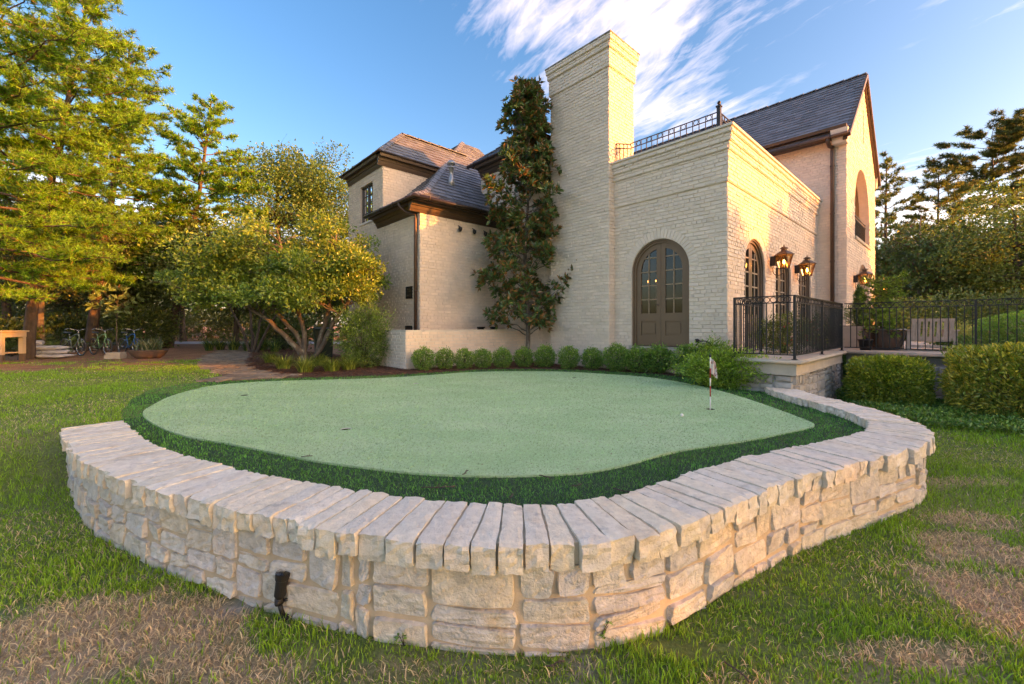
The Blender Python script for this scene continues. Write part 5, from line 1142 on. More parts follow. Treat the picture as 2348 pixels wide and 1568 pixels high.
# ------------------------------------------------------------------ vegetation
def unit(v): return v/np.maximum(np.linalg.norm(v, axis=1), 1e-9)[:, None]
def leaf_quads(P, D, L, W, C, r, fold=.10, up=None):
    n = len(P); D = unit(D); rv = r.normal(0, 1, (n, 3))
    if up is not None: rv = rv*(1-up) + np.array([0, 0, 1.0])*up*2      # leaf faces turn upwards
    if up is not None: S = unit(np.cross(D, rv)); Nn = np.cross(S, D)
    else: S = unit(np.cross(D, rv)); Nn = np.cross(S, D)
    L = np.broadcast_to(L, (n,))[:, None]; W = np.broadcast_to(W, (n,))[:, None]
    V = np.stack([P, P + D*L*.45 + S*W/2 + Nn*L*fold, P + D*L, P + D*L*.45 - S*W/2 + Nn*L*fold], 1).reshape(-1, 3)
    k = np.arange(n)*4; return V, np.stack([k, k+1, k+2, k+3], 1), np.repeat(C, 4, 0)
def needle_tris(P, D, L, W, C, r):
    n = len(P); D = unit(D); S = unit(np.cross(D, r.normal(0, 1, (n, 3))))*W*.75
    return np.stack([P-S, P+S, P+D*L[:, None]], 1).reshape(-1, 3), np.arange(3*n).reshape(-1, 3), np.repeat(C, 3, 0)
def joinq(parts):
    V = []; Q = []; C = []; b = 0
    for v, q, c in parts: V.append(v); Q.append(q+b); C.append(c); b += len(v)
    return np.concatenate(V), np.concatenate(Q), np.concatenate(C)
def shade(base, n, r, a=.28, hue=.10, alt=None, palt=0.0):
    c = np.array(base)*LEAFGAIN*r.uniform(1-a, 1+a, n)[:, None]; c[:, 0] *= r.uniform(1-hue, 1+hue*1.6, n)
    if alt is not None: m = r.random(n) < palt; c[m] = np.array(alt)*LEAFGAIN*r.uniform(.7, 1.3, m.sum())[:, None]
    return c
def sphere_dirs(n, r): return unit(r.normal(0, 1, (n, 3)))
def branch(mb, p, q, r0, r1, r, sag=.0, wig=.06, n=5, sides=5):
    p, q = np.array(p, float), np.array(q, float); L = np.linalg.norm(q-p); pts = []; rad = []
    for k in range(n+1):
        f = k/n; w = math.sin(math.pi*f); pts.append(p + (q-p)*f + np.array([r.normal(0, wig), r.normal(0, wig), r.normal(0, wig)*.6])*L*w*.5 + np.array([0, 0, sag*L*w])); rad.append(r0+(r1-r0)*f)
    mb.tube(pts, rad, sides, cap=False); return pts
def root_flare(pts, rad): return [pts[0]+Vector((0,0,-.15))] + pts, [rad[0]*1.35] + rad

def broad_tree(name, label, base, height, trunk_top, r0, clumps, leafL, leafW, per, colr, seed, bark='bark', leaf='leaf', group=None, alt=None, palt=0.0, twig=True, trunks=None, up=.35, cat='tree'):
    r = np.random.default_rng(seed); t = thing(name, label, cat, base, 0, group); mb = MB()
    stems = trunks or [[(0, 0, -.1), (r.normal(0, .1), r.normal(0, .1), trunk_top*.5), (r.normal(0, .2), r.normal(0, .2), trunk_top)]]
    nodes = []
    for st in stems:
        st = [np.array(p, float) for p in st]; m = len(st); pts = []; rad = []
        for i in range(m-1):
            for f in np.linspace(0, 1, 4, endpoint=False): pts.append(st[i]+(st[i+1]-st[i])*f + r.normal(0, .015, 3)*(i+f > 0)); rad.append(r0*(1-.72*(i+f)/(m-1))*(1.0+.35*(i+f < .2)))
        pts.append(st[-1]); rad.append(r0*.26); mb.tube(pts, rad, 7, cap=False); nodes += [(p, q) for p, q in zip(pts[3:], rad[3:])]
    parts = []; NP = np.array([p for p, _ in nodes])
    for (c, rd) in clumps:
        c = np.array(c, float); rd = np.array(rd, float); d = NP - c; cost = np.linalg.norm(d, axis=1) + np.maximum(0, d[:, 2]+.2)*2.2; i = int(np.argmin(cost)); p, q = nodes[i]
        pt = branch(mb, p, c, max(q*.55, .012), .006, r, sag=.06, wig=.10)
        if twig:
            for _ in range(5): e = c + r.normal(0, .55, 3)*rd; branch(mb, pt[3], e, .008, .003, r, wig=.12, n=3, sides=3)
        n = int(per*r.uniform(.8, 1.2)); o = sphere_dirs(n, r)*(r.random(n)**.42)[:, None]; lump = 1 + .25*np.sin(o[:, 0]*5+c[0]*3)*np.sin(o[:, 1]*5+c[1])
        P = c + o*rd*lump[:, None]; D = o*.8 + r.normal(0, .6, (n, 3)) + np.array([0, 0, .15])
        parts.append(leaf_quads(P, D, leafL*r.uniform(.7, 1.25, n), leafW*r.uniform(.8, 1.2, n), shade(np.array(colr)*r.uniform(.8, 1.2), n, r, alt=alt, palt=palt), r, up=up))
    V, Q, C = joinq(parts); obj('crown', np_mesh('crown', V, Q, col=C), M[leaf], t); mb.build('trunk', M[bark], t); return t
def ell_clumps(n, c, rad, cr, r, shell=.55, flat=.75, minz=None):
    out = []
    while len(out) < n:
        o = r.normal(0, 1, 3); o /= np.linalg.norm(o); o *= r.uniform(shell, 1.0)
        p = np.array(c)+o*np.array(rad)
        if minz is not None and p[2] < minz: continue
        s = cr*r.uniform(.7, 1.35); out.append((p, (s, s, s*flat)))
    return out

def pine(name, label, base, H, r0, zlow, rmax, seed, lean=(0, 0), colr=(.075,.105,.020), nb=46, needles=.12, tuft_n=13, group=None, prof=None, dens=1.0, alt=(.12,.085,.03), palt=.06, nw=.010):
    r = np.random.default_rng(seed); t = thing(name, label, 'tree', base, 0, group); mb = MB(); pts = []; rad = []
    for k in range(15): f = k/14; pts.append(np.array([lean[0]*f + .10*math.sin(f*5+seed), lean[1]*f + .08*math.cos(f*4+seed), -.15+(H+.15)*f])); rad.append(r0*(1-.86*f)*(1.3 if k == 0 else 1))
    mb.tube(pts, rad, 8, cap=False); TP = []; TD = []
    for b in range(nb):
        f = (b+r.random())/nb; z = zlow + (H-zlow)*f; g = prof(f) if prof else (1-f)**.75*(.35+.65*min(1, f*3+.45)); L = max(.35, rmax*g*r.uniform(.65, 1.15)); a = b*2.399 + r.normal(0, .35)
        k = np.clip(z/H*14, 0, 13.99); i = int(k); p = pts[i]+(pts[i+1]-pts[i])*(k-i); d = np.array([math.cos(a), math.sin(a), .10+.55*f - .25*(1-f)]); e = p + d*L
        bp = branch(mb, p, e, max(.010, r0*.30*(1-f*.7)), .006, r, sag=-.05+.1*f, wig=.06, n=6)
        for s_ in range(int((5 + L*4.2)*dens)):
            q = r.uniform(.22, 1.0); j = q*6; ji = min(int(j), 5); o = bp[ji]+(bp[ji+1]-bp[ji])*(j-ji); tl = L*.30*(1.15-q*.6)*r.uniform(.5, 1.2)
            td = np.array([d[0], d[1], 0])*.55 + np.array([-d[1], d[0], 0])*r.choice((-1, 1))*r.uniform(.4, 1.1) + np.array([0, 0, r.uniform(.0, .55)]); td /= np.linalg.norm(td); tw = o+td*tl
            mb.tube([o, o+(tw-o)*.5+np.array([0, 0, -.03*tl]), tw], [.006, .005, .003], 3, cap=False)
            for m in range(max(2, int(tl/.10))): f2 = (m+1)/max(2, int(tl/.10)); TP.append(o+(tw-o)*f2 + r.normal(0, .035, 3)); TD.append(td + np.array([0, 0, .5]))
    TP = np.repeat(np.array(TP), tuft_n, 0); TD = np.repeat(unit(np.array(TD)), tuft_n, 0); n = len(TP); D = TD*.55 + r.normal(0, .62, (n, 3)); tone = np.repeat(r.uniform(.45, 1.4, n//tuft_n), tuft_n)
    C = shade(colr, n, r, .22, .12, alt, palt)*tone[:, None]
    V, T_, C = needle_tris(TP, D, needles*r.uniform(.7, 1.2, n), nw, C, r); obj('crown', np_mesh('crown', V, tris=T_, col=C), M['needle'], t); mb.build('trunk', M['barkred'], t); return t
def gpt(u, depth, z=None): x = (u-UC)/FPX*depth; return (x, depth, float(gz(x, depth)) if z is None else z)

# --- big multi trunk evergreen by the path
r = np.random.default_rng(5); fb = (-6.0, 12.0, .47)
tr = [[(0,0,-.1),(-.12,.05,.7),(-.75,-.15,1.6),(-1.9,-.3,2.35),(-2.6,-.3,2.9)], [(.05,.05,-.1),(-.02,.05,.9),(-.25,.1,1.9),(-.7,.2,3.2),(-.9,.2,4.0)], [(.22,.1,-.1),(.45,.1,.7),(.62,.2,1.6),(.75,.2,2.8),(.9,.1,3.8)], [(.15,0,-.1),(.55,-.1,.5),(.85,0,1.2),(1.5,.1,2.2),(2.0,.0,3.0)], [(-.05,0,.35),(-.6,-.25,1.05),(-1.5,-.35,1.75),(-2.9,-.2,2.25)]]
cl = ell_clumps(104, (-.35,0,2.9), (2.65,2.2,1.5), .45, r, .35, .62, minz=1.75) + ell_clumps(26, (-2.3,-.3,2.35), (1.35,1.3,.6), .42, r, .3, .55) + ell_clumps(14, (1.75,.2,2.55), (.6,1.0,.75), .42, r, .3, .7) + ell_clumps(16, (-.2,-1.2,2.05), (1.9,.7,.45), .38, r, .3, .6)
broad_tree('evergreen_tree', 'spreading multi trunk evergreen with small glossy leaves beside the path', fb, 5, 3, .082, cl, .098, .050, 330, (.072,.125,.018), 6, 'barkpale', 'waxleaf', alt=(.14,.19,.03), palt=.3, trunks=tr, up=.25)
# --- tall narrow magnolia against the chimney
r = np.random.default_rng(9); mbz = (.44, 12.5, .47); cl = []
for k in range(128):
    f = k/127; z = 1.25 + 7.05*f; w = 1.50*(1-f)**.60*(.66+.34*min(1, f*5)) + .10
    gap = (.08 < f < .10) or (.20 < f < .26)
    if gap and k % 2: continue
    tier = .92 + .20*math.sin(z*2.6+.6) + .08*math.sin(z*5.3)
    a = k*2.399963 + r.normal(0, .5); q = w*1.10*tier*math.sqrt(r.uniform(.10, .95)); s = r.uniform(.26, .44); cl.append((np.array([math.cos(a)*q, math.sin(a)*q*.85, z]), (s, s, s*.8)))
def magnolia(name, label, base, clumps, H, r0, per, L, W, seed, colr, group=None, bronze=(.17,.085,.030), pb=.25):
    r = np.random.default_rng(seed); t = thing(name, label, 'tree', base, 0, group); mb = MB(); pts = [np.array([.05*math.sin(k), .05*math.cos(k*1.3), -.1+H*k/12]) for k in range(13)]; mb.tube(pts, [r0*(1-.85*k/12)*(1.25 if k == 0 else 1) for k in range(13)], 8, cap=False); parts = []
    for c, rd in clumps:
        j = np.clip((c[2]-.35*np.hypot(c[0], c[1])-.1)/H*12, 0, 11.9); i = int(j); p = pts[i]+(pts[i+1]-pts[i])*(j-i); branch(mb, p, c, r0*.28, .006, r, sag=-.04, wig=.07)
        whorls = max(3, int(per/9)); wc = c + sphere_dirs(whorls, r)*np.array(rd)*r.uniform(.35, 1.0, whorls)[:, None]; ax = unit((wc-c)*1.2 + np.array([c[0], c[1], 0])*.35 + np.array([0, 0, .22]))
        for o in wc[::2]: mb.tube([c, o], [.006, .004], 3, cap=False)
        m = 9; P = np.repeat(wc, m, 0); A = np.repeat(ax, m, 0); n = len(P); D = unit(r.normal(0, 1, (n, 3))); D = unit(D - A*np.sum(D*A, 1)[:, None]) + A*r.uniform(.25, 1.1, n)[:, None]
        young = r.random(n) < pb; C = shade(colr, n, r, .3, .08); C[young] = np.array(bronze)*r.uniform(.6, 1.3, young.sum())[:, None]
        parts.append(leaf_quads(P, D, L*r.uniform(.75, 1.2, n), W*r.uniform(.85, 1.15, n), C, r, fold=.07, up=.3))
    V, Q, C = joinq(parts); obj('crown', np_mesh('crown', V, Q, col=C), M['waxleaf'], t); mb.build('trunk', M['barkpale'], t); return t
magnolia('magnolia_tree', 'tall narrow magnolia with glossy bronze backed leaves growing against the chimney', mbz, cl, 8.2, .075, 150, .19, .070, 12, (.044,.080,.022), bronze=(.32,.165,.055), pb=.30)

# --- clipped shrubs
def bush_mesh(name, rad, n, L, W, colr, seed, p=2.0, alt=None, palt=.2, fuzz=.10, up=.2, inner=.35, spikes=0):
    r = np.random.default_rng(seed); d = sphere_dirs(n, r); k = (np.abs(d[:, 0])**p + np.abs(d[:, 1])**p + np.abs(d[:, 2])**p)**(-1/p); s = d*k[:, None]; dep = np.where(r.random(n) < inner, r.uniform(.45, .95, n), r.normal(.97, fuzz*.55, n))
    lump = 1 + fuzz*(np.sin(d[:, 0]*7+seed)*np.sin(d[:, 1]*6+1)+np.sin(d[:, 2]*8+d[:, 0]*5))*.5
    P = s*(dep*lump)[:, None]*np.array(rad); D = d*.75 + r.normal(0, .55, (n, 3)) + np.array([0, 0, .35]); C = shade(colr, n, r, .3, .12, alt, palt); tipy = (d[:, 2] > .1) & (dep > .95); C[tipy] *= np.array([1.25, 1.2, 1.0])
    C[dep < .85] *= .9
    V, Q, C = leaf_quads(P, D, L*r.uniform(.7, 1.25, n), W*r.uniform(.8, 1.2, n), C, r, up=up); return np_mesh(name, V, Q, col=C)
def stems(rad, n, seed):
    r = np.random.default_rng(seed); mb = MB()
    for k in range(n): e = sphere_dirs(1, r)[0]; e[2] = abs(e[2]); mb.tube([(e[0]*.03, e[1]*.03, -rad[2]*1.05), (e[0]*rad[0]*.3, e[1]*rad[1]*.3, -rad[2]*.3), (e[0]*rad[0]*.85, e[1]*rad[1]*.85, e[2]*rad[2]*.8)], [.010, .008, .003], 4, cap=False)
    return mb.mesh('stems')
def shrub(name, label, loc, me, sm, rad, scale=1.0, rz=0.0, group=None, cat='shrub', leaf='waxleaf'):
    t = thing(name, label, cat, loc, rz, group); t.scale = (scale, scale, scale)
    o = obj('foliage', me, M[leaf], t); o.location = (0, 0, rad[2]*1.02); o = obj('stems', sm, M['bark'], t); o.location = (0, 0, rad[2]*1.02); return t
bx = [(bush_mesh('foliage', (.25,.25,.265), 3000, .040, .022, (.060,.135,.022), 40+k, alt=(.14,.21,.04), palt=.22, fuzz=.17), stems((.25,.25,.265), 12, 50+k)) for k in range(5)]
ordn = ['first', 'second', 'third', 'fourth', 'fifth', 'sixth', 'seventh', 'eighth', 'ninth', 'tenth', 'eleventh', 'twelfth', 'thirteenth']
for k, (u, v, sc) in enumerate(((970,849,1.02),(1019,846,.95),(1064,845.5,.93),(1107,844,.93),(1151,843,.95),(1200,841.5,.95),(1249,842,1.05),(1304,845,1.04),(1358,846,1.0),(1412,850,1.18),(1460,853,1.12),(1508,855,1.18),(1576,862,1.24))):
    x, y = at(u, v, .475); b = bx[(k*3) % 5]
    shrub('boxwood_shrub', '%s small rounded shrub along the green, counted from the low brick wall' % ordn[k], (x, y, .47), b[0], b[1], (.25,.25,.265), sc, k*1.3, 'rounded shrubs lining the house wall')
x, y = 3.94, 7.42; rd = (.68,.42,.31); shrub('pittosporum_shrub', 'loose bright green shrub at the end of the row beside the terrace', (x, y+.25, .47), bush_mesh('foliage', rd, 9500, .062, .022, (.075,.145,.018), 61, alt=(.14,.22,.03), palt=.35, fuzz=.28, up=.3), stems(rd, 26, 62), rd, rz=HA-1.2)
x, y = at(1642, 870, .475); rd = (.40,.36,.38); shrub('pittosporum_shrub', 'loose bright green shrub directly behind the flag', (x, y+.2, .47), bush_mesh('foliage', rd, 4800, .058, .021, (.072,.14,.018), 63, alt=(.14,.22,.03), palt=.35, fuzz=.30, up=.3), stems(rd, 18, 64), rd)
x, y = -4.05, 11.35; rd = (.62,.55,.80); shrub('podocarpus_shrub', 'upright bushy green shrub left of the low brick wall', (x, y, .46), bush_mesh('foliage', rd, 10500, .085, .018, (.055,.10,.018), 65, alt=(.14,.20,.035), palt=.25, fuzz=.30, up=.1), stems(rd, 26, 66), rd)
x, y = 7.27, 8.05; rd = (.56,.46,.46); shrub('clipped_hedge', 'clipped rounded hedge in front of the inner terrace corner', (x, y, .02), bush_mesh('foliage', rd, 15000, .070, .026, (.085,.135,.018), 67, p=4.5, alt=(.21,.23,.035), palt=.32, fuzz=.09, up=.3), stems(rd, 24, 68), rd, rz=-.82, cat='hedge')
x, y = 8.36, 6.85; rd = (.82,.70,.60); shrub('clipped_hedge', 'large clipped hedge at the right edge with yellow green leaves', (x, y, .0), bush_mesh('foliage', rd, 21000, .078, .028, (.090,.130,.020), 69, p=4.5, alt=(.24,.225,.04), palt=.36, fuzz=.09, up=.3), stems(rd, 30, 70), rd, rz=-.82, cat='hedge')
x, y = 10.85, 8.75; rd = (.76,.7,.40); shrub('domed_shrub', 'neatly clipped domed shrub behind the terrace railing', (x, y, DZ+.02), bush_mesh('foliage', rd, 13000, .046, .022, (.080,.170,.026), 71, p=2.3, fuzz=.07, alt=(.11,.18,.04), palt=.2), stems(rd, 20, 72), rd)
x, y = 10.75, 8.45; rd = (1.3,.5,.15); shrub('low_hedge', 'low leafy edging in the terrace bed under the domed shrub', (x, y, DZ+.02), bush_mesh('foliage', rd, 9000, .055, .032, (.075,.140,.030), 73, p=3.5, fuzz=.16, alt=(.13,.17,.06), palt=.2), stems(rd, 16, 74), rd, rz=-.82, cat='hedge')
x, y = HL(.35, -.95); rd = (.55,.40,.36); me_ = bush_mesh('foliage', rd, 5200, .045, .024, (.062,.080,.016), 75, fuzz=.30, alt=(.30,.03,.02), palt=.015); shrub('rose_bush', 'rose bush with a few red blooms behind the corner railing', (x, y, DZ), me_, stems(rd, 18, 76), rd)
x, y = HL(2.15, -1.2); rd = (.30,.28,.36); shrub('rose_bush', 'small rose bush with red blooms at the inner railing corner', (x, y, DZ), bush_mesh('foliage', rd, 2400, .045, .024, (.052,.085,.018), 77, fuzz=.3, alt=(.35,.03,.02), palt=.02), stems(rd, 12, 78), rd)
x, y = 11.2, 10.6; rd = (.55,.4,.28); shrub('terrace_shrub', 'pale yellow green shrub behind the teak armchair', (x, y, DZ), bush_mesh('foliage', rd, 3500, .06, .02, (.16,.19,.05), 79, fuzz=.3), stems(rd, 12, 80), rd)
rd = (.30,.30,.30); shrub('planter_shrub', 'soft green shrub filling the cast stone planter', (8.95, 10.75, DZ+.52), bush_mesh('foliage', rd, 3000, .05, .014, (.075,.115,.035), 81, fuzz=.25), stems(rd, 10, 82), rd)
rd = (.10,.10,.50); shrub('young_cypress', 'slim dark cypress growing out of the cast stone planter', (8.97, 10.77, DZ+.52), bush_mesh('foliage', rd, 5200, .05, .012, (.030,.070,.018), 83, fuzz=.14, inner=.2), stems(rd, 8, 84), rd, cat='tree')
pine('potted_conifer', 'small bright green conifer growing in the dark glazed pot', (8.72, 9.78, DZ+.42), 1.12, .024, .05, .36, 85, colr=(.075,.140,.022), nb=46, needles=.080, tuft_n=10, alt=(.12,.19,.035), palt=.2, nw=.014, dens=1.4, prof=lambda f: (1-f)**.85)

# ground cover along the terrace, liriope clumps
gcp = [at(u, v, .0) for u, v in [(1886,903),(1960,945),(2040,968),(2150,985),(2347,1004),(2500,1012),(2500,960),(2347,940),(2200,925),(2050,905),(1950,895)]]
r = np.random.default_rng(31); a = np.array(gcp); n = 30000; P = np.c_[r.uniform(a[:, 0].min(), a[:, 0].max(), n), r.uniform(a[:, 1].min(), a[:, 1].max(), n)]; P = P[inpoly(P, gcp)]; n = len(P)
hgt = .08 + .17*vnoise(P[:, 0], P[:, 1], 3.0, 4); z = hgt*r.random(n)**.45; D = r.normal(0, .6, (n, 3)) + np.array([0, 0, .55])
V, Q, C = leaf_quads(np.c_[P, z], D, .055*r.uniform(.7, 1.3, n), .030, shade((.050,.125,.022), n, r, .4, .15, (.14,.22,.045), .22), r, up=.5)
tag(obj('ground_cover', np_mesh('ground_cover', V, Q, col=C), M['waxleaf']), 'dense creeping ivy like ground cover below the terrace and hedges', 'ground cover', kind='stuff')
n = 900; f = r.random(n); P = np.c_[np.full(n, 0), np.full(n, 0), np.full(n, 0)].astype(float)
for i in range(n): xx, yy = HL(TJ-.06-.05*r.random(), TT0-.03-.10*r.random()*(1-f[i])); P[i] = (xx, yy, .02+.92*f[i])
V, Q, C = leaf_quads(P, r.normal(0, .6, (n, 3))+np.array([-.4, -.4, -.2]), .045, .026, shade((.030,.075,.016), n, r, .4), r); tag(obj('ivy', np_mesh('ivy', V, Q, col=C), M['waxleaf']), 'thin strand of ivy climbing the inner corner of the terrace wall', 'ivy')
def liriope(loc, n, h, seed, label, colr, group):
    r = np.random.default_rng(seed); t = thing('liriope_clump', label, 'grass clump', loc, 0, group); a = r.uniform(0, 2*np.pi, n); q = r.uniform(0, .16, n); b = a + r.normal(0, .4, n); L = h*r.uniform(.7, 1.2, n); V = []; 
    px_ = np.cos(a)*q; py_ = np.sin(a)*q; wv = r.uniform(.006, .011, n); C = shade(colr, n, r, .35, .15, (.22,.25,.05), .22); out = r.uniform(.35, 1.05, n); segs = 5; rows = []
    for k in range(segs+1):
        f = k/segs; rad_ = out*L*(f**1.5)*.85; z = L*(1.05*f - .75*out*f**2.4); w = wv*(1-f*.85); sx_, sy_ = -np.sin(b)*w, np.cos(b)*w; c = np.stack([px_+np.cos(b)*rad_, py_+np.sin(b)*rad_, np.maximum(z, .01)], 1); rows.append(np.stack([c-np.stack([sx_, sy_, 0*sx_], 1), c+np.stack([sx_, sy_, 0*sx_], 1)], 1))
    V = np.stack(rows, 1).reshape(-1, 3); base_ = (np.arange(n)*(segs+1)*2)[:, None]; Q = np.concatenate([base_ + np.array([2*k, 2*k+1, 2*k+3, 2*k+2])[None] for k in range(segs)]); C = np.repeat(C, (segs+1)*2, 0)
    obj('blades', np_mesh('blades', V, Q, col=C), M['grass'], t)
for k, (u, v, h, lab) in enumerate(((650,846,.52,'arching grassy clump nearest the path under the multi trunk tree'), (700,854,.55,'second arching grassy clump from the path, in front of the tree trunks'), (760,852,.50,'third arching grassy clump from the path, in front of the tree trunks'), (800,848,.46,'arching grassy clump beside the upright shrub at the low wall'), (620,832,.5,'arching grassy clump behind the others at the bend of the path'), (730,838,.5,'arching grassy clump close against the tree trunks'))):
    x, y = at(u, v, .47); liriope((x, y, .465), 240, h, 90+k, lab, (.085,.125,.022), 'liriope clumps under the multi trunk tree')
for k, (u, d) in enumerate(((480,19),(505,19.5),(535,19),(570,18.5),(600,19),(630,18))): liriope(gpt(u, d), 220, .85, 100+k, 'dark grassy clump in the shade beyond the path, %s from the lawn side' % ordn[k], (.035,.075,.022), 'dark grass clumps in the woods')

# --- pines and oaks on the left
def shelf(f): return (.50+.50*math.sin(min(1, f*1.9)*math.pi*.5))*(1-f)**.55
pine('pine_tree', 'huge leaning pine at the left edge with sunlit sweeping branches', gpt(-95, 11.2), 15.5, .17, 2.2, 5.0, 121, (1.3, .4), (.082,.175,.018), 92, .16, 18, 'pines at the left', shelf, 1.8, nw=.0135)
pine('pine_tree', 'second pine from the left edge with trunk behind the table', gpt(62, 14.2), 12.8, .17, 2.8, 4.0, 122, (1.6, .3), (.082,.175,.018), 80, .18, 17, 'pines at the left', shelf, 1.6, nw=.0155)
pine('pine_tree', 'tall pine rising behind the bicycles', gpt(212, 19), 13.8, .22, 3.2, 4.4, 123, (1.6, 0), (.082,.175,.018), 74, .20, 13, 'pines at the left', shelf, 1.4, nw=.024)
pine('pine_tree', 'leaning pine with bare reddish trunk between bicycles and path', gpt(388, 21.5), 12.6, .21, 4.2, 4.0, 124, (2.2, 0), (.082,.175,.018), 66, .21, 13, 'pines at the left', shelf, 1.4, nw=.026)
def oak(u, d, H, seed, label, per=300, colr=(.052,.070,.018), cw=.30, nc=58, rad=None, L=.18, group='oaks behind', lowf=.38, bark='bark', name='oak_tree', palt=.15, alt=(.10,.14,.035), cr=None):
    r = np.random.default_rng(seed); b = gpt(u, d); R_ = rad or H*cw; cl = ell_clumps(nc, (0, 0, H*(.5+lowf/2)), (R_, R_, H*(1-lowf)/2), cr or R_*.36, r, .35, .7)
    return broad_tree(name, label, b, H, H*.8, H*.018+.03, cl, L, L*.55, per, colr, seed, bark, 'leaf', group, alt=alt, palt=palt)
oak(640, 26, 12.6, 131, 'open crowned oak rising behind the multi trunk tree', colr=(.050,.095,.026), rad=2.9, nc=52, per=300)
oak(752, 28, 13.2, 132, 'open crowned oak just left of the dormer', colr=(.050,.095,.028), rad=2.8, nc=52, per=300)
oak(95, 17, 7.0, 133, 'small oak with pale bark leaning behind the table', colr=(.048,.062,.016), rad=3.0, lowf=.3, bark='barkpale', nc=46, L=.12)
oak(300, 22, 7.5, 134, 'shaded oak behind the bicycles', colr=(.040,.062,.014), rad=3.4, lowf=.2, L=.18)
oak(540, 22, 6.6, 135, 'low dark oak beyond the path', colr=(.038,.060,.016), rad=3.6, lowf=.25, L=.18)
oak(180, 26, 8.5, 136, 'dark oak deep in the woods behind the tall pine', colr=(.040,.058,.014), rad=4.2, lowf=.15, L=.19); oak(420, 30, 9.0, 137, 'dark oak deep in the woods behind the leaning pine', colr=(.040,.058,.014), rad=4.4, lowf=.30, L=.2)
oak(20, 22, 10, 138, 'dark oak at the far left edge of the woods', colr=(.045,.060,.014), rad=4.5, lowf=.12, L=.19); oak(700, 24, 6.5, 139, 'dark oak filling the gap behind the multi trunk tree', colr=(.034,.056,.016), rad=3.2, lowf=.2, L=.18)
# understorey
r = np.random.default_rng(17); b = gpt(575, 17.5)
broad_tree('myrtle_tree', 'slender multi stem myrtle in deep shade beyond the path', b, 4.5, 3, .07, ell_clumps(46, (0,0,3.2), (2.3,1.8,1.0), .55, r, .3, .6, 2.1), .09, .045, 260, (.040,.066,.016), 18, 'bark', 'waxleaf', trunks=[[(0,0,-.1),(-.4,0,1.0),(-1.3,.1,2.6)], [(.1,0,-.1),(.3,.1,1.3),(.9,.2,2.9)], [(0,.1,-.1),(-.05,.1,1.4),(-.3,.3,3.1)], [(.2,0,-.1),(.7,0,1.0),(1.6,0,2.5)]])
for k, (u, d, rd, lab) in enumerate(((330,20.5,(1.3,1.0,.95),'dark rounded bush under the trees behind the planted tub'), (20,16.5,(.9,.8,.6),'dark bush behind the utility table'), (140,20,(1.2,1,.8),'dark bush in the shade left of the bicycles'), (470,32,(2.4,1.2,1.1),'sunny green bush beyond the driveway'), (380,34,(2.2,1.2,1.2),'bush beyond the driveway behind the leaning pine'), (560,33,(2.4,1.2,1.2),'bush at the far end of the driveway'), (235,24,(1.6,1.2,1.0),'dark bush behind the bicycles'), (650,20,(1.4,1.0,.8),'dark bush behind the myrtle stems'))):
    shrub('woodland_shrub', lab, gpt(u, d), bush_mesh('foliage', rd, 3600, .16, .075, (.040,.064,.015) if k not in (3, 4) else (.07,.09,.018), 140+k, fuzz=.28, alt=(.10,.12,.03), palt=.12), stems(rd, 10, 150+k), rd, group='woodland shrubs')
def palmetto(u, d, seed, label):
    r = np.random.default_rng(seed); b = gpt(u, d); t = thing('palmetto', label, 'palm', b, 0, 'palmettos'); parts = []; mb = MB()
    for k in range(9):
        a = r.uniform(0, 2*np.pi); el = r.uniform(.3, 1.2); dirv = np.array([math.cos(a)*math.cos(el), math.sin(a)*math.cos(el), math.sin(el)]); c = dirv*r.uniform(.35, .75); mb.tube([(0,0,0), c*.6, c], [.010, .008, .006], 4, cap=False); side = np.cross(dirv, [0, 0, 1]); side /= np.linalg.norm(side); m = 16
        th = np.linspace(-1.25, 1.25, m); D = np.cos(th)[:, None]*dirv + np.sin(th)[:, None]*side - np.array([0, 0, .15]); parts.append(leaf_quads(np.repeat(c[None], m, 0), D, .42, .028, shade((.055,.090,.022), m, r, .2), r, fold=.02))
    V, Q, C = joinq(parts); obj('fronds', np_mesh('fronds', V, Q, col=C), M['waxleaf'], t); mb.build('stalks', M['bark'], t)
palmetto(122, 16.5, 160, 'fan leaved palmetto left of the bicycles'); palmetto(28, 15.5, 161, 'fan leaved palmetto behind the utility table'); palmetto(75, 18.5, 162, 'fan leaved palmetto between the pine trunks'); palmetto(258, 19, 163, 'fan leaved palmetto behind the planted tub')
r = np.random.default_rng(44); magnolia('magnolia_sapling', 'slim sapling with big pale leaves behind the bicycles', gpt(268, 18), [(np.array([r.uniform(-.8, .5), r.uniform(-.3, .3), r.uniform(1.6, 2.7)]), (.25, .25, .2)) for _ in range(9)], 2.6, .03, 20, .30, .13, 45, (.075,.120,.050), pb=.05)

# --- trees on the right
pine('pine_tree', 'tall loblolly pine standing alone against the bright cloud', gpt(2290, 38), 19.0, .25, 12.0, 4.6, 171, (-.6, 0), (.052,.072,.020), 34, .34, 12, 'trees beyond the terrace', lambda f: .55+.45*math.sin(f*3.0), 1.3, nw=.036)
pine('pine_tree', 'pine just right of the gable wall', gpt(2032, 33), 15.0, .22, 3.0, 3.4, 172, (.0, 0), (.062,.088,.018), 52, .28, 11, 'trees beyond the terrace', shelf, 1.3, nw=.030)
pine('pine_tree', 'broad pine behind the dark magnolia', gpt(2150, 35), 14.6, .22, 4.0, 5.0, 173, (.0, 0), (.070,.088,.018), 52, .30, 11, 'trees beyond the terrace', shelf, 1.3, nw=.032)
r = np.random.default_rng(51); cl = ell_clumps(70, (0,0,4.6), (3.6,3.2,4.0), 1.0, r, .35, .8, .4); magnolia('magnolia_tree', 'big dark magnolia beyond the terrace railing', gpt(2110, 26), cl, 8.6, .16, 120, .30, .12, 52, (.055,.090,.024), 'trees beyond the terrace', pb=.12)
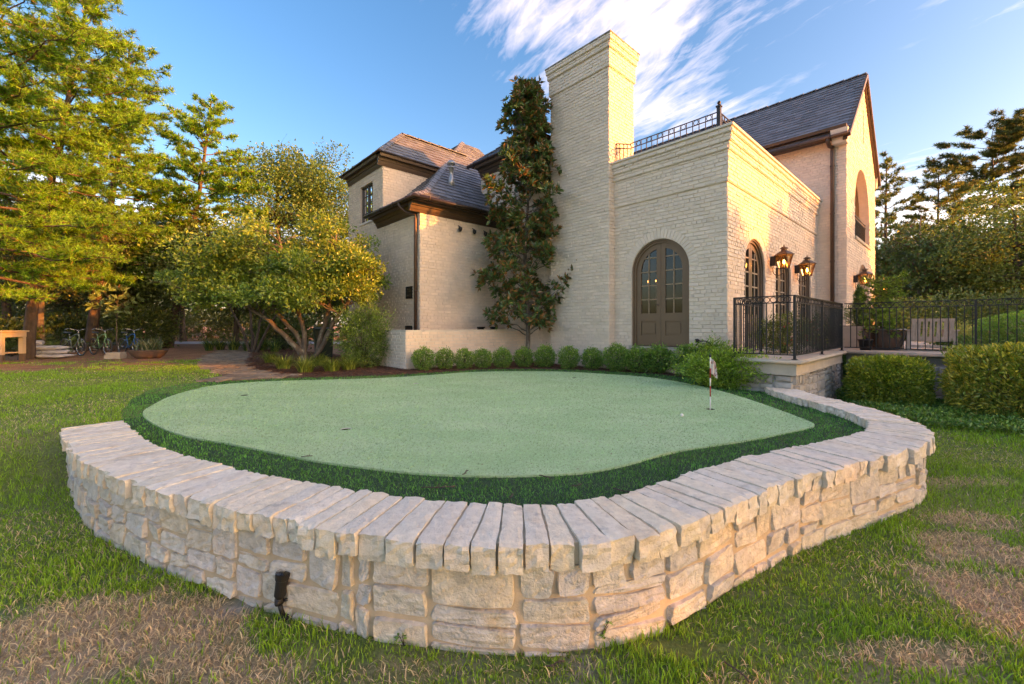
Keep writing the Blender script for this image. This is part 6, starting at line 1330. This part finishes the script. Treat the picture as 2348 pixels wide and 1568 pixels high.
oak(2330, 23, 9.8, 174, 'leafy oak at the right edge beyond the terrace', colr=(.055,.092,.020), rad=4.2, lowf=.15, L=.19, group='trees beyond the terrace', nc=70)
oak(2230, 29, 10.4, 175, 'oak between the dark magnolia and the right edge', colr=(.058,.090,.020), rad=4.0, lowf=.1, L=.2, group='trees beyond the terrace', nc=60); oak(2050, 30, 9.0, 176, 'low tree beside the gable wall', colr=(.048,.064,.018), rad=3.4, lowf=.05, L=.2, group='trees beyond the terrace')
oak(2480, 24, 9.0, 177, 'oak just beyond the right edge of the view', colr=(.045,.070,.016), rad=4.4, lowf=.1, L=.19, group='trees beyond the terrace')
for k, (u, d, rd, lab) in enumerate(((2060,20,(2.0,1.4,1.35),'dark evergreen hedge bush left of the armchair'), (2190,20,(2.4,1.4,1.5),'dark evergreen hedge bush behind the armchair'), (2330,19.5,(2.4,1.4,1.5),'dark evergreen hedge bush behind the domed shrub'), (2460,19,(2.4,1.4,1.5),'dark evergreen hedge bush at the far right'))):
    x, y, _ = gpt(u, d); shrub('evergreen_hedge', lab, (x, y, .0), bush_mesh('foliage', rd, 6500, .14, .07, (.050,.085,.020), 180+k, fuzz=.2, alt=(.08,.10,.03), palt=.1), stems(rd, 10, 185+k), rd, group='hedge beyond the terrace', cat='hedge')
# --- trees off to the right whose shadows fall across the garden
for k, (x, y, H, R_, nc, lab) in enumerate(SHADE):
    r = np.random.default_rng(200+k); cl = ell_clumps(nc, (0, 0, H*.60), (R_, R_, H*.40), R_*.34, r, .25, .8)
    broad_tree('shade_tree', lab, (x, y, 0.0), H, H*.75, .22, cl, .42, .26, 210, (.050,.075,.018), 210+k, group='shade trees')
# --- far woods
def far_mass(name, label, boxes, n, L, colr, seed):
    r = np.random.default_rng(seed); parts = []
    for x0, x1, y0, y1, h in boxes:
        m = int(n/len(boxes)); x = r.uniform(x0, x1, m); y = r.uniform(y0, y1, m); top_ = h*(.55+.45*vnoise(x, y, .16, 3)+.18*vnoise(x, y, .6, 5)); z = top_*r.random(m)**.7
        parts.append(leaf_quads(np.c_[x, y, z], r.normal(0, 1, (m, 3)), L*r.uniform(.7, 1.4, m), L*.55, shade(np.array(colr), m, r, .4, .15)*(.7+.6*vnoise(x, y, .35, 7))[:, None], r, up=.3))
    V, Q, C = joinq(parts); return tag(obj(name, np_mesh(name, V, Q, col=C), M['leaf']), label, 'woods', kind='stuff')
far_mass('woods', 'far belt of dark woodland behind the driveway and garden', [(-62, -22, 36, 50, 8.5), (-30, 2, 40, 54, 9.0), (-60, -34, 22, 38, 8.0), (34, 75, 34, 52, 8.0), (20, 46, 40, 55, 8.0)], 32000, .62, (.034,.050,.014), 61)

# --- small fallen bits on the turf
r = np.random.default_rng(77)
def twig(x, y, z, a, L, label):
    t = MB(); p = Vector((0, 0, .006)); pts = [p]; d = a
    for k in range(5): d += r.normal(0, .25); p = p+Vector((math.cos(d), math.sin(d), r.normal(0, .05)))*L/5; p.z = max(p.z, .005); pts.append(p)
    t.tube(pts, [.004]*6, 5)
    for k in range(1, 5): b = d + r.choice((-1, 1))*.8; t.tube([pts[k], pts[k]+Vector((math.cos(b), math.sin(b), .15))*L*.22], [.003, .0015], 4)
    o = tag(t.build('fallen_twig', M['barkred']), label, 'twig', 'twigs fallen on the turf'); o.location = (x, y, z)
for (u, v, a, L, lab) in ((1060,1088,.6,.10,'reddish twig at the front edge of the green, left of centre'), (1235,1090,-.3,.10,'reddish twig at the front edge of the green, right of centre'), (965,1118,.25,.24,'long pine needle twig on the dark fringe, left of centre'), (1405,1120,-.5,.22,'long twig on the dark fringe by the wall, right of centre'), (1310,1115,.5,.09,'short twig on the dark fringe near the cap, right of centre'), (690,1048,.4,.09,'twig at the green edge toward the wall end'), (1170,1141,1.2,.06,'tiny twig against the inner edge of the cap')):
    x, y = at(u, v, .49); twig(x, y, .487, a, L, lab)

# --- weeds and a stick at the foot of the wall
def weed(u, v, h, n, seed, label):
    r = np.random.default_rng(seed); x, y = at(u, v, .0); t = thing('weed', label, 'weed', (x, y, float(gz(x, y))), 0, 'weeds at the wall foot'); mb = MB(); P = []; D = []
    for k in range(5):
        a = r.uniform(0, 6.28); e = np.array([math.cos(a)*h*.35, math.sin(a)*h*.35, h*r.uniform(.6, 1.0)]); mb.tube([(0, 0, 0), e*.5+np.array([0, 0, h*.1]), e], [.003, .0025, .0015], 4)
        for m in range(n): f = r.uniform(.25, 1); P.append(e*f); D.append(r.normal(0, 1, 3)+np.array([0, 0, .4]))
    m = len(P); V, Q, C = leaf_quads(np.array(P), np.array(D), .030*r.uniform(.6, 1.3, m), .014, shade((.07,.15,.025), m, r, .3), r); obj('leaves', np_mesh('leaves', V, Q, col=C), M['waxleaf'], t); mb.build('stems', M['leaf'] if False else M['bark'], t)
weed(1372, 1482, .16, 9, 301, 'small leafy weed growing at the foot of the stone wall, right of centre'); weed(925, 1478, .08, 5, 302, 'tiny leafy weed at the foot of the stone wall, left of centre')
def stick(u, v, a, L, label): x, y = at(u, v, .0); twig(x, y, float(gz(x, y))+.02, a, L, label)
stick(1660, 1530, -1.1, .13, 'thin dry stick lying in the grass before the wall'); stick(1250, 1540, .4, .10, 'short dry stick lying in the grass at the bottom edge')
rb = np.random.default_rng(88); lf = []
lp = rb.uniform(0, 1, (170, 2)); lx = -4.4 + lp[:, 0]*7.6; ly = 3.2 + lp[:, 1]*6.6; kk = inpoly(np.c_[lx, ly], FRINGE); lx, ly = lx[kk], ly[kk]; n = len(lx); ang = rb.uniform(0, 6.28, n)
V, Q, C = leaf_quads(np.c_[lx, ly, np.full(n, .487)], np.c_[np.cos(ang), np.sin(ang), rb.uniform(-.05, .25, n)], rb.uniform(.012, .035, n), rb.uniform(.004, .014, n), np.array([.20,.11,.06])*rb.uniform(.4, 1.6, n)[:, None], rb, up=.8)
tag(obj('leaf_litter', np_mesh('leaf_litter', V, Q, col=C), M['leaf']), 'scattered tiny brown leaf bits on the putting green', 'leaf litter', kind='stuff')
